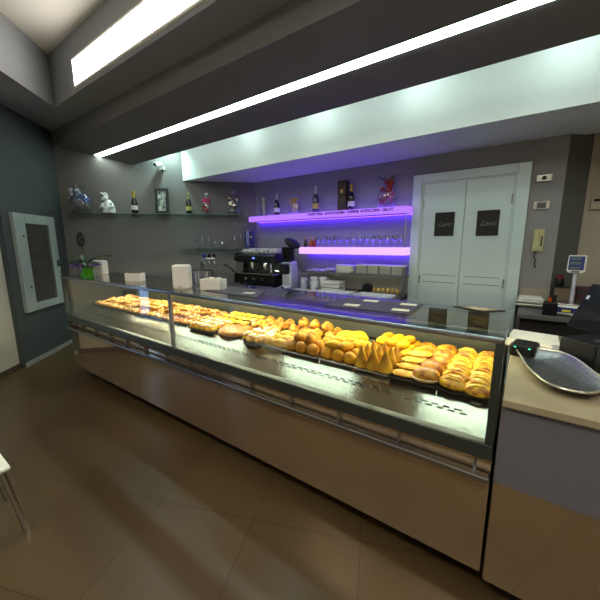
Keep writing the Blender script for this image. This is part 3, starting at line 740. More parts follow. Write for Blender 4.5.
def napkin_box(label, loc, w, d, h, rz, front='white_plastic'):
    t = thing('napkin_dispenser', label, 'napkin dispenser', loc, rz)
    MB().box(-w/2,w/2,-d/2,d/2,0,h).build('housing', MT['white_plastic'], t, bevel=.018, mods=3)
    MB().box(-w*.36,w*.36,-d/2-.002,-d/2,h*.15,h*.8).build('front_plate', MT['white_plastic'], t, bevel=.001)
    MB().box(-.014,.014,-d/2-.003,-d/2-.001,h*.08,h*.12).build('badge', MT['grey_card'], t)
    return t
napkin_box('tall white napkin dispenser beside the flower vase', (-4.20,1.74,ZT), .16,.11,.17,.45)
napkin_box('tall white napkin dispenser in the middle of the case top', (-2.285,1.56,ZT), .135,.10,.195,.62)
t = thing('sugar_box', 'low white box of brown sachets at the left of the case top', 'sachet box', (-3.15,1.62,ZT), .5)
def open_box(t, w, d, h, fill):
    MB().box(-w/2,w/2,-d/2,-d/2+.008,0,h).box(-w/2,w/2,d/2-.008,d/2,0,h).box(-w/2,-w/2+.008,-d/2,d/2,0,h).box(w/2-.008,w/2,-d/2,d/2,0,h).box(-w/2,w/2,-d/2,d/2,0,.008).build('tub', MT['white_plastic'], t, bevel=.003)
    mb = MB()
    for i in range(7): mb.box(-.4*w+.11*w*i,-.4*w+.09*w+.11*w*i,-d*.36,d*.36,h*.3,h+.012*((i*7)%3)/2, rot(0,.05*(i%3-1),0))
    mb.build('sachets', MT[fill], t, bevel=.002)
open_box(t, .155, .1, .08, 'kraft')
t = thing('sugar_box', 'low white box beside the clear tumblers, before the coffee machine', 'sachet box', (-2.02,1.66,ZT), .35)
open_box(t, .185, .1, .085, 'paper')
tb = thing('tumbler', 'x', 'glass', (0,0,0))
MB().lathe([(.028,0),(.036,.12),(.0335,.12),(.026,.008),(0,.008)],16).build('wall', MT['clear'], tb, True)
for i, (x, y) in enumerate(((-2.295,1.72),(-2.23,1.76))):
    put(tb, x, y, ZT, 0, f'clear tumbler behind the tall napkin dispenser, {["left","right"][i]} one', 'tumblers on the case top', 1.1)

# potted flower
pl = thing('potted_hyacinth', 'dark flower in a green glass vase with purple wrap at left end of case', 'potted plant', (-4.12,1.56,ZT))
MB().box(-.055,.055,-.055,.055,0,.105).build('vase', MT['green_glass'], pl, bevel=.008)
def frill(p_):
    mb = MB()
    for k in range(9):
        a = 2*PI*k/9; c, s = math.cos(a), math.sin(a); w = .05
        mb.grid(lambda u, v: Vector((c*(.05+.1*v)-s*w*(u-.5)*(1+v*1.5), s*(.05+.1*v)+c*w*(u-.5)*(1+v*1.5), .1+.09*v-.06*v*v+.01*math.sin(9*u+k))), 5, 4, .002)
    return mb
frill(0).build('paper_wrap', MT['purple_wrap'], pl, True)
mb = MB(); mb2 = MB()
for k in range(12):
    a = 2*PI*k/12+.2; c, s = math.cos(a), math.sin(a); l = .15+.1*((k*5)%3)/2; up = .11*((k*7)%4)/3+.02
    (mb2 if k % 3 == 0 else mb).grid(lambda u, v: Vector((c*l*v*1.2-s*.035*(u-.5)*math.sin(PI*min(1,v*.95+.05))*2, s*l*v*1.2+c*.035*(u-.5)*math.sin(PI*min(1,v*.95+.05))*2, .14+up*v*1.6-.12*v*v+.02*abs(u-.5))), 4, 8, .0015)
mb.build('leaves', MT['leaf'], pl, True); mb2.build('wide_leaves', MT['leaf_pale'], pl, True)
for sx in (-1, 1):
    MB().tube([(sx*.03,-.05,.13),(sx*.07,-.075,.16),(sx*.09,-.085,.08),(sx*.06,-.09,.03)], .008, 6).build('ribbon', MT['lilac_ribbon'], pl, True)
st = MB().tube([(0,0,.1),(-.02,.01,.28),(-.04,.0,.40)], .006, 6).build('stem', MT['leaf'], pl, True)
mb = MB()
for k in range(26):
    a = k*2.4; z = .34+.16*k/26; r = .034*math.sin(PI*(.15+.8*k/26))
    mb.ell(.014,.014,.017,8,6,Matrix.Translation((-.04+r*math.cos(a), r*math.sin(a), z)))
mb.build('flower_head', MT['flower_dark'], pl, True)

# ------------------------------------------------------------------ back counter and shelves
ZW = .95
bc = thing('back_counter', 'grey worktop and cabinets along the rear wall under the violet shelves', 'counter', (-2.6,3.85,0))
MB().prism([(-3.80,3.50),(-1.22,3.50),(-1.22,YD-.002),(-3.80,YD-.002)], .91, ZW).build('worktop', MT['counter_grey'], bc, loc=(2.6,-3.85,0))
MB().prism([(-3.78,3.55),(-1.24,3.55),(-1.24,YD-.005),(-3.78,YD-.005)], 0, .91).build('cabinet', MT['cab_dark'], bc, loc=(2.6,-3.85,0))
struct('trim_4', MB().box(-3.6,-1.22,YD-.012,YD,ZW,1.165), MT['splash'])
tc_ = thing('tap_counter', 'grey worktop with low upstand under the drink tap on the slanted wall', 'counter', BL(1.9,.27,0), B_ANG)
MB().box(-.95,.43,-.27,.26,.91,ZW).build('worktop', MT['counter_grey'], tc_)
MB().box(-.93,.41,-.22,.25,0,.91).build('cabinet', MT['cab_dark'], tc_)
MB().box(-.3,.43,.235,.265,ZW,1.17).build('upstand', MT['machine_grey'], tc_)
# drink tap
tp = thing('drink_tap', 'chrome drink tap column with one blue and two dark knobs', 'drink tap', BL(2.17,.30,ZW), B_ANG)
MB().lathe([(.05,0),(.05,.012),(.028,.03),(.026,.36),(.0,.36)],16).build('column', MT['machine_grey'], tp, True)
MB().tube([(0,0,.34),(.03,-.01,.40),(.1,-.02,.415),(.22,-.02,.415)], .02, 10).build('cross_arm', MT['chrome'], tp, True)
for k, m_ in enumerate(('blue_knob','black_plastic','black_plastic')):
    x = .05+.08*k
    MB().tube([(x,-.03,.40),(x,-.08,.385),(x,-.09,.34)], .009, 8).build('spout', MT['chrome'], tp, True)
    MB().ell(.028,.02,.034,12,8,Matrix.Translation((x,-.045,.465))).build('knob', MT[m_], tp, True)

# espresso machine
em = thing('espresso_machine', 'black espresso machine with cups on top, on the back counter', 'espresso machine', (-3.38,3.80,ZW))
MB().box(-.41,.41,-.24,.24,.05,.205).build('base', MT['machine'], em, bevel=.01)
MB().box(-.40,.40,-.26,-.05,.205,.225).build('drip_tray', MT['steel'], em, bevel=.004)
for sx in (-.34,.34):
    for sy in (-.18,.18): MB().cyl(.025,0,.05,10,Matrix.Translation((sx,sy,0))).build('foot', MT['black_plastic'], em, True)
MB().box(-.38,.38,.02,.24,.205,.42).build('back_body', MT['machine_grey'], em, bevel=.008)
prof = [(-.20,.40),(-.24,.44),(-.22,.52),(-.16,.545),(.24,.545),(.24,.40)]
def xp(prof, x0, x1_):
    n = len(prof); v = [(x0,y,z) for y,z in prof]+[(x1_,y,z) for y,z in prof]
    return MB().add(v, [tuple(range(n)), tuple(range(2*n-1,n-1,-1))]+[(i,n+i,n+(i+1)%n,(i+1)%n) for i in range(n)])
xp(prof,-.40,.40).build('upper_body', MT['machine'], em, bevel=.006)
MB().tube([(-.38,.2,.55),(-.38,.2,.575),(-.38,-.17,.575),(.38,-.17,.575),(.38,.2,.575),(.38,.2,.55)], .005, 6).build('cup_rail', MT['chrome'], em, True)
em.scale = (1,1,.91)
for sx in (-1,1):
    xp([(-.25,.04),(-.25,.2),(-.06,.24),(-.04,.38),(-.25,.43),(-.22,.56),(.25,.56),(.25,.04)], sx*.41-.012, sx*.41+.012).build('side_panel', MT['machine'], em, bevel=.006)
for k in range(2):
    x = -.14+.28*k
    MB().cyl(.042,.33,.40,14,Matrix.Translation((x,-.12,0))).build('group_head', MT['chrome'], em, True)
    pf_ = MB().cyl(.04,.295,.33,14,Matrix.Translation((x,-.12,0))).build('portafilter', MT['chrome'], em, True)
    MB().tube([(x,-.15,.31),(x,-.30,.29)], [.012,.016], 8).build('handle', MT['black_plastic'], pf_, True)
for x in (-.36,.36): MB().tube([(x,-.2,.42),(x,-.25,.38),(x*1.03,-.27,.25)], .008, 8).build('steam_wand', MT['chrome'], em, True)
MB().tube([(-.43,-.2,.2),(-.5,-.26,.30),(-.60,-.3,.36)], [.016,.014,.016], 8).build('side_lever', MT['black_plastic'], em, True)
for k in range(3): MB().cyl(.024,0,.012,14,rot(PI/2,0,0,(-.16+.17*k,-.245,.13))).build('gauge', MT['chrome'], em, True)
MB().box(-.02,.02,-.243,-.236,.47,.485).build('lamp_window', MT['e_blue'], em)
cup = thing('espresso_cup', 'x', 'cup')
MB().lathe([(.02,0),(.032,.01),(.04,.06),(.037,.06),(.029,.012),(0,.008)],14).build('bowl', MT['porcelain'], cup, True)
MB().tube([(.036,0,.048),(.058,0,.045),(.055,0,.02),(.032,0,.016)], .005, 6).build('handle', MT['porcelain'], cup, True)
for k in range(8):
    put(cup, -3.70+.09*k, 3.72, ZW+.497, .6+jit(.8), f'white cup on top of the coffee machine, {ORD[k]} from left in the front row', 'cups on the coffee machine', 1.15)
for k in range(7):
    put(cup, -3.66+.09*k, 3.84, ZW+.497, .6+jit(.8), f'white cup on top of the coffee machine, {ORD[k]} from left in the back row', 'cups on the coffee machine', 1.35)

# grinder
gr = thing('coffee_grinder', 'tall silver coffee grinder with black hopper beside the espresso machine', 'coffee grinder', (-2.79,3.67,ZW))
xp([(-.17,0),(-.17,.03),(-.06,.05),(-.05,.33),(-.09,.38),(.10,.40),(.13,.2),(.15,0)],-.08,.08).build('body', MT['silver'], gr, bevel=.02)
MB().box(-.055,.055,-.16,-.05,.22,.36).build('doser', MT['black_plastic'], gr, bevel=.01)
MB().tube([(-.06,-.12,.25),(-.13,-.16,.27)], .009, 6).build('doser_lever', MT['chrome'], gr, True)
MB().lathe([(.05,.39),(.06,.43),(.095,.54),(.1,.60),(.0,.60)],20).build('hopper', MT['black_plastic'], gr, True)
MB().ell(.125,.125,.055,22,10,Matrix.Translation((.05,.03,.655)) @ Matrix.Rotation(.55,4,'Y')).build('lid', MT['black_matte'], gr, True)
MB().box(.0,.04,-.19,-.17,.005,.05).build('front_badge', MT['black_plastic'], gr)
t = thing('milk_jug', 'silver milk jug standing right of the coffee grinder', 'jug', (-2.56,3.72,ZW))
MB().lathe([(.05,0),(.055,.02),(.045,.12),(.05,.17),(.046,.17),(.04,.12),(.048,.02),(0,.01)],16).build('body', MT['silver'], t, True)
MB().tube([(.046,0,.15),(.09,0,.14),(.085,0,.06),(.05,0,.05)], .007, 6).build('handle', MT['silver'], t, True)

# crockery and trays on the back counter
t0 = thing('cup_stack', 'x', 'cup')
MB().lathe([(.03,0),(.042,.01),(.055,.07),(.051,.07),(.039,.014),(0,.01)],16).build('bowl', MT['porcelain'], t0, True)
MB().tube([(.05,0,.058),(.078,0,.052),(.074,0,.022),(.045,0,.02)], .006, 6).build('handle', MT['porcelain'], t0, True)
t0.name = 'cappuccino_cup'
sp = [(-2.44,3.80,'left'),(-2.31,3.84,'middle'),(-2.36,3.68,'front')]
for i, (x, y, w_) in enumerate(sp):
    for k in range(3 if i < 2 else 2):
        put(t0, x, y, ZW+.055*k, .5+jit(.5), f'white cappuccino cup, {["bottom","second","third"][k]} of the {w_} stack right of the grinder', 'stacked cups by the grinder')
t = thing('cloth_pile', 'pile of folded white cloths on the back counter beside the cups', 'cloths', (-2.16,3.86,ZW))
for k in range(3):
    MB().box(-.15+.006*k,.15-.004*k,-.1,.1,.045*k,.045*k+.042,rot(0,0,.05*k)).build('folded_cloth', MT['towel'], t, bevel=.015, mods=3)
def flat_tray(name, label, cat, loc, w, d, h, mat, rz=0.):
    t = thing(name, label, cat, loc, rz)
    MB().box(-w/2,w/2,-d/2,d/2,0,h*.5).build('base', MT[mat], t, bevel=.003)
    MB().box(-w/2,w/2,-d/2,-d/2+.012,h*.5,h).box(-w/2,w/2,d/2-.012,d/2,h*.5,h).box(-w/2,-w/2+.012,-d/2,d/2,h*.5,h).box(w/2-.012,w/2,-d/2,d/2,h*.5,h).build('rim', MT[mat], t, bevel=.003)
    return t
flat_tray('chopping_board','white board lying on the back counter before the grinder','board',(-2.42,3.57,ZW),.4,.11,.02,'sheet_white')
flat_tray('plastic_tray','wide white tray on the back counter before the folded cloths','tray',(-2.0,3.64,ZW),.48,.22,.03,'sheet_white')
flat_tray('plastic_tray','white tray on the back counter before the yellow biscuits','tray',(-1.47,3.66,ZW),.46,.26,.03,'sheet_white')
t = thing('tape_dispenser', 'black rounded tape dispenser between the two white trays', 'dispenser', (-1.68,3.88,ZW))
MB().tube([(-.09,0,.02),(-.04,0,.02),(.06,0,.02)], [.02,.03,.03], 8).build('base', MT['black_plastic'], t, True)
MB().cyl(.065,-.03,.03,20,rot(PI/2,0,0,(.03,0,.07))).build('reel', MT['black_plastic'], t, True)
t = thing('biscuit_box', 'long open box holding a row of yellow biscuits', 'box', (-1.45,3.92,ZW))
MB().box(-.22,.22,-.05,.05,0,.035).build('box', MT['kraft'], t, bevel=.003)
bsc = lump(.03,.04,.035,.04,4,.6).build('biscuit', MT['cookie'], None, True); CATN['biscuit'] = 'biscuit'
for k in range(7):
    put(bsc, -1.63+.06*k, 3.92, ZW+.034, 0, f'yellow biscuit in the long box, {ORD[k]} from left', 'biscuits in the box', .85, False)

# grey shelf with stacks of napkins
s3 = thing('wall_shelf', 'grey shelf with right upright below the violet shelves', 'shelf', (-1.94,YD,1.2))
MB().box(-.80,.75,-.27,0,-.03,0).build('board', MT['shelf_grey'], s3, bevel=.003)
MB().box(.72,.76,-.27,-.21,-.25,.10).build('upright', MT['shelf_grey'], s3, bevel=.003)
nb = thing('napkin_pack', 'x', 'napkin pack')
MB().box(-.075,.075,-.075,.075,0,.105).build('napkins', MT['grey_card'], nb, bevel=.006)
MB().box(-.078,.078,-.078,.078,.105,.12).build('top_wrap', MT['white_box'], nb, bevel=.004)
for k in range(4):
    put(nb, -1.79+.165*k, 4.04, 1.2, jit(.05), f'pack of grey napkins on the grey shelf, {ORD[k]} from left', 'napkin packs on the grey shelf')
t = thing('paper_bags', 'loose heap of white paper bags on the grey shelf', 'paper bags', (-2.02,4.04,1.2))
for k in range(6):
    MB().box(-.13,.13,-.09,.09,.018*k,.018*k+.014,rot(0,.03*(k%3-1),.12*((k*5)%4-1.5),(.02*((k*3)%3-1),0,0))).build('bag', MT['white_box'], t, bevel=.003)
t = thing('saucer_pile', 'low pile of white saucers at the left end of the grey shelf', 'saucers', (-2.3,4.04,1.2))
for k in range(4): MB().lathe([(.03,0),(.075,.014),(.073,.017),(.03,.006),(0,.006)],20,Matrix.Translation((0,0,.008*k))).build('saucer', MT['porcelain'], t, True)
t = thing('lid_pile', 'spread of flat white lids left of the saucers on the grey shelf', 'lids', (-2.54,4.04,1.2))
for k in range(5): MB().lathe([(.05,0),(.055,.008),(0,.01)],16,Matrix.Translation((-.12+.06*k,.03*(k%2),.010*(k%2)))).build('lid', MT['white_plastic'], t, True)

# violet light shelves
def led_shelf(label, x0, x1_, z0, z1, front, d=.25, mitre=0.):
    t = thing('light_shelf', label, 'lit shelf', ((x0+x1_)/2,YD,z0)); w = (x1_-x0)/2; h = z1-z0
    MB().box(-w,w,-d+.012,0,.006,h-.006).build('body', MT['shelf_grey'], t)
    MB().box(-w,w,-d,-d+.012,0,h).box(w-.0,w+.012,-d,0,0,h).box(-w-.012,-w,-d,0,0,h).build('front_panel', MT[front], t, bevel=.004)
    MB().box(-w,w,-.07,0,0,.006).build('under_panel', MT['e_under'], t)
    MB().box(-w,w,-d+.012,-.07,0,.006).build('under_board', MT['shelf_grey'], t)
    MB().box(-w,w,-d+.012,0,h-.006,h).build('top_panel', MT['e_top'], t)
    return t
la = led_shelf('long upper violet glowing shelf with dark lettering on its front', -3.80, -1.205, 1.955, 2.04, 'e_front')
text_mesh('lettering', 'CAFFETTERIA  GASTRONOMIA  CREPERIE  ROSTICCERIA  GELATI', .047, MT['violet_ink'], la, rot(PI/2,0,0,(.50,-.2512,.055)), 0, .92, .0008, .0016)
lb = led_shelf('shorter lower violet glowing shelf carrying the glasses', -2.78, -1.21, 1.45, 1.548, 'e_front2')
t = thing('shelf_rod', 'thin vertical rod joining the two violet shelves at the right end', 'rod', (-1.22,3.955,1.548))
MB().cyl(.008,0,.407,10).build('rod', MT['chrome'], t, True)
for z in (0,.395): MB().cyl(.013,z,z+.012,10).build('collar', MT['chrome'], t, True)

def bottle(name, label, loc, glass, foil, lab, group, h=.33, rz=0.):
    t = thing(name, label, 'bottle', loc, rz, group); k = h/.33; r = .044*k
    MB().lathe([(0,.004),(r*.8,0),(r,.012),(r,.15*k),(r*.86,.185*k),(r*.42,.235*k),(r*.36,.26*k),(0,.26*k)],20).build('body', MT[glass], t, True)
    MB().lathe([(r*.46,.215*k),(r*.42,.24*k),(r*.37,.27*k),(r*.38,.30*k),(r*.42,.305*k),(r*.42,.325*k),(r*.3,.33*k),(0,.33*k)],16).build('foil', MT[foil], t, True)
    MB().lathe([(r*1.012,.05*k),(r*1.012,.115*k)],20).build('paper_label', MT[lab], t, True)
    return t
bottle('champagne_bottle','dark bottle with gold foil on the glass shelf beside the white rabbit',BL(1.15,.13,2.09),'bottle_black','gold_foil','label_white','bottles of sparkling wine',.35)
bottle('champagne_bottle','dark bottle with pale green foil and yellow label beside the framed portrait',BL(1.99,.13,2.09),'bottle_green','lime_foil','label_yellow','bottles of sparkling wine',.33)
bottle('champagne_bottle','dark bottle with silver neck, leftmost bottle on the upper violet shelf',(-3.30,4.05,2.04),'bottle_black','white_foil','label_white','bottles of sparkling wine',.34)
bottle('champagne_bottle','large grey bottle with cream label in the middle of the upper violet shelf',(-2.57,4.05,2.04),'bottle_clear','white_foil','label_gold','bottles of sparkling wine',.38)
bottle('champagne_bottle','dark bottle with gold neck close beside the tall brown gift box',(-2.00,4.05,2.04),'bottle_black','gold_foil','label_white','bottles of sparkling wine',.345)
t = thing('gift_box', 'tall brown bottle gift box on the upper violet shelf', 'gift box', (-2.125,4.06,2.04))
MB().box(-.062,.062,-.055,.055,0,.385).build('carton', MT['brown_box'], t, bevel=.003)
MB().box(-.062,.062,-.0555,.0555,.385,.40).build('lid', MT['brown_box'], t, bevel=.003)
MB().ell(.022,.002,.03,12,8,Matrix.Translation((0,-.056,.26))).build('crest', MT['label_gold'], t, True)

# glass shelves on the slanted wall
def glass_shelf(label, x0, x1_, z, d, bx):
    t = thing('glass_shelf', label, 'glass shelf', BL((x0+x1_)/2,0,z), B_ANG); w = (x1_-x0)/2
    MB().box(-w,w,-d,-.002,0,.012).build('pane', MT['shelf_glass'], t)
    MB().box(-w,w,-d-.002,-d,0,.012).build('edge', M('shelf_edge_green',(92,122,114),.3), t)
    for x in bx:
        MB().tube([(x-t_mid(x0,x1_),0,-.03),(x-t_mid(x0,x1_),-.05,-.03),(x-t_mid(x0,x1_),-.06,-.004)], .011, 8).build('bracket', MT['chrome'], t, True)
    return t
def t_mid(a, b): return (a+b)/2
glass_shelf('long glass shelf high on the slanted rear wall with bottles and gifts', .13, 2.9, 2.078, .19, (.45,1.17,2.0,2.75))
glass_shelf('short glass shelf with stemware on the slanted rear wall', 1.80, 2.98, 1.525, .18, (2.05,2.85))

def gift_bag(name, label, loc, rz, items, w=.11, h=.36, group=None, base=None):
    """A clear cellophane bag gathered above a small arrangement; items = (shape list)."""
    t = thing(name, label, 'gift', loc, rz, group)
    if base: MB().box(-w*.75,w*.75,-.05,.05,0,.045).build('base_tray', MT[base], t, bevel=.006)
    for nm, mat, lst in items:
        mb = MB()
        for (x,y,z,a,b,c) in lst: mb.ell(a,b,c,10,7,Matrix.Translation((x,y,z)))
        mb.build(nm, MT[mat], t, True)
    MB().lathe([(w*.75,.0),(w,.03),(w*1.02,h*.35),(w*.8,h*.62),(w*.35,h*.74),(w*.16,h*.78),(w*.55,h),(w*.53,h),(w*.14,h*.78)],18,Matrix.Diagonal((1,.62,1,1))).build('cellophane', MT['film'], t, True)
    return t
rg = random.Random(3)
def cl(n, x, y, z, s, r): return [(x+rg.uniform(-s,s), y+rg.uniform(-s,s)*.5, z+rg.uniform(-s,s), r*rg.uniform(.6,1.1), r*rg.uniform(.6,1.1), r*rg.uniform(.6,1.1)) for _ in range(n)]
gift_bag('gift_basket','silver and blue wrapped gift at the left end of the long glass shelf',BL(.36,.13,2.09),B_ANG,
         [('silver_bow','silver_wrap',cl(16,-.06,-.01,.26,.09,.04)),('blue_ribbon','blue_wrap',cl(10,.07,-.02,.20,.06,.04)),('dark_box','black_matte',[(0,0,.06,.1,.05,.06)])],.16,.42,None,'slate')
t = thing('rabbit_figure', 'white rabbit figure standing on the long glass shelf', 'figurine', BL(.76,.12,2.09), B_ANG)
rm = MB().lathe([(0,0),(.085,.003),(.095,.03),(.088,.09),(.07,.15),(.045,.19),(.03,.205),(0,.21)],18,Matrix.Diagonal((1,.8,1,1)))
rm.ell(.042,.036,.036,14,9,Matrix.Translation((-.03,-.02,.225))); rm.ell(.024,.022,.02,10,7,Matrix.Translation((-.062,-.03,.215)))
rm.build('body', MT['rabbit'], t, True)
for k in (0,1): MB().tube([(-.015+.02*k,-.01,.245),(-.06+.045*k,-.005,.295),(-.105+.06*k,.0,.32)], [.012,.016,.006], 8).build('ear', MT['rabbit'], t, True)
for sx in (-1,1):
    MB().tube([(sx*.055,-.04,.15),(sx*.09,-.06,.09),(sx*.03,-.09,.08)], [.022,.022,.018], 8).build('arm', MT['rabbit'], t, True)
    MB().ell(.03,.045,.018,10,7,Matrix.Translation((sx*.05,-.06,.018))).build('foot', MT['rabbit'], t, True)
t = thing('picture_frame', 'small black framed portrait standing on the long glass shelf', 'picture frame', BL(1.56,.10,2.09), B_ANG)
mt = Matrix.Rotation(-.12,4,'X')
MB().box(-.105,-.062,-.012,.012,0,.41,mt).box(.062,.105,-.012,.012,0,.41,mt).box(-.062,.062,-.012,.012,0,.045,mt).box(-.062,.062,-.012,.012,.365,.41,mt).build('frame', MT['black_matte'], t, bevel=.002)
MB().box(-.062,.062,-.002,.008,.045,.365,mt).build('print', MT['photo'], t)
MB().tube([(0,.01,.3),(0,.09,.0)], .006, 6).build('stand', MT['black_plastic'], t)
gift_bag('sweet_bag','small pink and brown wrapped gift between bottle and tall arrangement on glass shelf',BL(2.265,.13,2.09),B_ANG,
         [('pink_flowers','pink',cl(9,0,-.01,.19,.045,.028)),('brown_sweets','red_wrap',cl(12,0,-.01,.08,.04,.03))],.075,.33)
gift_bag('gift_basket','wrapped basket with flowers at the right end of the long glass shelf',BL(2.70,.13,2.09),B_ANG,
         [('green_leaves','leaf',cl(10,0,-.01,.16,.07,.035)),('cream_flowers','mozz',cl(8,0,-.03,.19,.07,.026)),('red_flowers','red_wrap',cl(5,.01,-.03,.2,.05,.02))],.12,.38,None,'slate')
t = thing('cylinder_vase', 'clear glass vase of pale twigs at left end of upper violet shelf', 'vase', (-3.58,4.06,2.04))
MB().lathe([(.055,0),(.06,.30),(.057,.30),(.052,.01),(0,.01)],18).build('vessel', MT['clear'], t, True)
mb = MB()
for k in range(9): mb.tube([(.02*math.cos(k*2.3),.02*math.sin(k*2.3),.012),(.05*math.cos(k*1.7),.035*math.sin(k*1.7),.2),(.07*math.cos(k*2.9),.04*math.sin(k*2.9),.31)], .003, 5)
mb.build('twigs', MT['silver_wrap'], t, True)
gift_bag('sweet_jar','cellophane bag of yellow topped sweets between two bottles on violet shelf',(-2.95,4.05,2.04),0,
         [('cream_sweets','cream_wrap',cl(24,0,-.01,.10,.055,.028)),('yellow_sweets','yellow_wrap',cl(12,0,-.01,.19,.05,.026))],.10,.28)
gift_bag('gift_basket','magenta and orange wrapped gift at right end of the upper violet shelf',(-1.50,4.05,2.04),0,
         [('magenta_wrap','magenta',cl(14,0,-.01,.13,.07,.04)),('orange_bow','red_wrap',cl(10,0,-.02,.26,.06,.035))],.12,.36)
lf_ = bpy.data.objects['gift_basket.002'] if 'gift_basket.002' in bpy.data.objects else None
if lf_:
    mb = MB()
    for k in range(7):
        a = k*.9; mb.tube([(0,0,.28),(.07*math.cos(a),.03*math.sin(a),.36),(.15*math.cos(a),.05*math.sin(a),.39+.02*(k%2))], [.006,.006,.002], 5)
    mb.build('leaf_sprays', MT['leaf'], lf_, True)

# stemware
def glass_proto(name, prof):
    t = thing(name, 'x', 'glass'); MB().lathe(prof, 14).build('bowl', MT['clear'], t, True); return t
g1 = glass_proto('wine_glass', [(.03,0),(.03,.004),(.005,.008),(.004,.07),(.012,.08),(.034,.11),(.036,.15),(.031,.18),(.029,.18),(.034,.15),(.031,.112),(0,.085)])
g2 = glass_proto('champagne_flute', [(.028,0),(.028,.004),(.005,.008),(.004,.07),(.02,.1),(.026,.16),(.023,.2),(.021,.2),(.024,.16),(0,.09)])
g3 = glass_proto('liqueur_glass', [(.026,0),(.026,.004),(.004,.008),(.004,.05),(.022,.07),(.03,.105),(.028,.105),(.02,.072),(0,.058)])
for k in range(8):
    g = g2 if k < 3 or k > 5 else g3
    p = BL(2.06+.107*k, .10, 1.537)
    put(g, p.x, p.y, p.z, 0, f'clear stemmed glass on the short glass shelf, {ORD[k]} from left', 'glasses on the short glass shelf', 1.0)
for r in range(2):
    for k in range(13):
        g = g3 if (4 <= k <= 8 and r == 0) else g1
        put(g, -2.50+.096*k+.045*r, 3.99+.10*r, 1.548, 0, f'clear stemmed glass on the lower violet shelf, {ORD[k]} from left in the {["front","back"][r]} row', 'glasses on the lower violet shelf', .86 if g is g1 else 1.1)
for (x, m_, nm) in ((-2.73,'brown_liq','dark brown'),(-2.64,'amber','amber orange'),(-2.575,'red_liq','red brown')):
    t = thing('liqueur_bottle', f'small {nm} liqueur bottle at the left end of the lower violet shelf', 'bottle', (x,4.03,1.548), 0, 'liqueur bottles')
    MB().lathe([(0,.003),(.026,0),(.028,.01),(.028,.085),(.012,.105),(.011,.13),(0,.13)],14).build('body', MT[m_], t, True)
    MB().cyl(.013,.12,.14,12).build('cap', MT['gold_foil'], t, True)
# blue coffee pack standing at the corner
t = thing('coffee_pack', 'dark blue coffee pack with white upright lettering at the wall corner', 'coffee pack', BL(2.955,.09,1.537), B_ANG)
MB().box(-.08,.08,-.04,.04,0,.275).build('pack', MT['blue_pack'], t, bevel=.006)
text_mesh('lettering', 'LAVAZZA', .062, MT['white_ink'], t, Matrix.Translation((-.028,-.041,.15)) @ Matrix.Rotation(PI/2,4,'Y') @ Matrix.Rotation(0,4,'Z') @ Matrix(((-1,0,0,0),(0,0,-1,0),(0,-1,0,0),(0,0,0,1))), 0, .9)
MB().cyl(.02,0,.002,14,rot(PI/2,0,0,(.03,-.04,.18))).build('emblem', MT['label_gold'], t)

# ------------------------------------------------------------------ cash counter at the right
cc = thing('cash_counter', 'low cash counter with beige stone top and lilac grey front at the right', 'counter', (.8,1.44,0))
MB().box(-.815,.9,-.02,1.22,.955,.985).build('stone_top', MT['stone'], cc, bevel=.003)
MB().box(-.815,.9,0,.02,.60,.955).build('front_panel', MT['lilac'], cc)
MB().box(-.815,.9,.004,.02,.1,.60).build('lower_panel', MT['mirror_steel'], cc)
MB().box(-.815,.9,.02,1.2,.1,.955).build('cabinet', MT['lilac'], cc)
MB().box(-.78,.9,.08,1.18,0,.1).build('plinth', MT['toe'], cc)
ZS = .985
t = thing('card_terminal', 'black card printer with two green lights on the stone top beside the case', 'card terminal', (.05,2.10,ZS), -.2)
MB().box(-.06,.06,-.08,.06,0,.072).build('housing', MT['black_plastic'], t, bevel=.018, mods=3)
for x in (-.03,.035): MB().box(x-.004,x+.004,-.0825,-.078,.054,.059).build('light', MT['e_green'], t)
t = thing('paper_stack', 'white paper ledger with brown edge lying behind the card terminal', 'papers', (.085,2.36,ZS), -.12)
MB().box(-.12,.11,-.15,.17,0,.035).build('pages', MT['paper'], t, bevel=.003)
MB().box(-.124,.114,-.154,.174,-.0,.008).build('cover', MT['kraft'], t)
MB().box(-.04,.13,-.1,.14,.036,.039,rot(0,0,.1)).build('loose_sheet', MT['paper'], t)
t = thing('wrapped_paper', 'small crumpled silver wrapper beside the paper ledger', 'wrapper', (.205,2.19,ZS), .3)
lump(.03,.06,.03,.25,5,.6,14,9).build('foil', MT['white_foil'], t, True)
# leaf dish
dl = thing('leaf_dish', 'large hammered silver leaf shaped dish with pointed tip on the stone top', 'dish', (.16,1.80,ZS))
bk = [(.012,2.04,.036),(.08,2.075,.05),(.15,2.075,.05),(.205,2.055,.055),(.255,1.95,.06),(.295,1.82,.055),(.34,1.70,.05)]
ft = [(.012,2.04,.036),(.035,1.93,.036),(.06,1.79,.036),(.12,1.63,.034),(.19,1.575,.036),(.27,1.585,.042),(.34,1.70,.05)]
def lerp_list(l, u):
    q = u*(len(l)-1); i = min(int(q), len(l)-2); t = q-i
    g = lambda k: Vector(l[min(max(k,0),len(l)-1)])
    p0, p1, p2, p3 = g(i-1), g(i), g(i+1), g(i+2)
    return .5*((2*p1)+(p2-p0)*t+(2*p0-5*p1+4*p2-p3)*t*t+(3*p1-p0-3*p2+p3)*t**3)
def dish(u, v):
    a = lerp_list(bk, u); b = lerp_list(ft, u); p = a.lerp(b, v)
    p.z -= .055*math.sin(PI*v)**.7*math.sin(PI*min(max(u,.02),.98))**.6*.9; p.z = max(p.z, .006)
    return p-Vector((.16,1.80,0))
MB().grid(dish, 28, 16, .004).build('bowl', MT['dish'], dl, True)
MB().tube([dish(i/40,1)+Vector((0,0,.001)) for i in range(41)], .005, 6).build('front_rim', MT['dish_rim'], dl, True)
MB().tube([dish(i/40,0)+Vector((0,0,.001)) for i in range(41)], .005, 6).build('back_rim', MT['dish_rim'], dl, True)
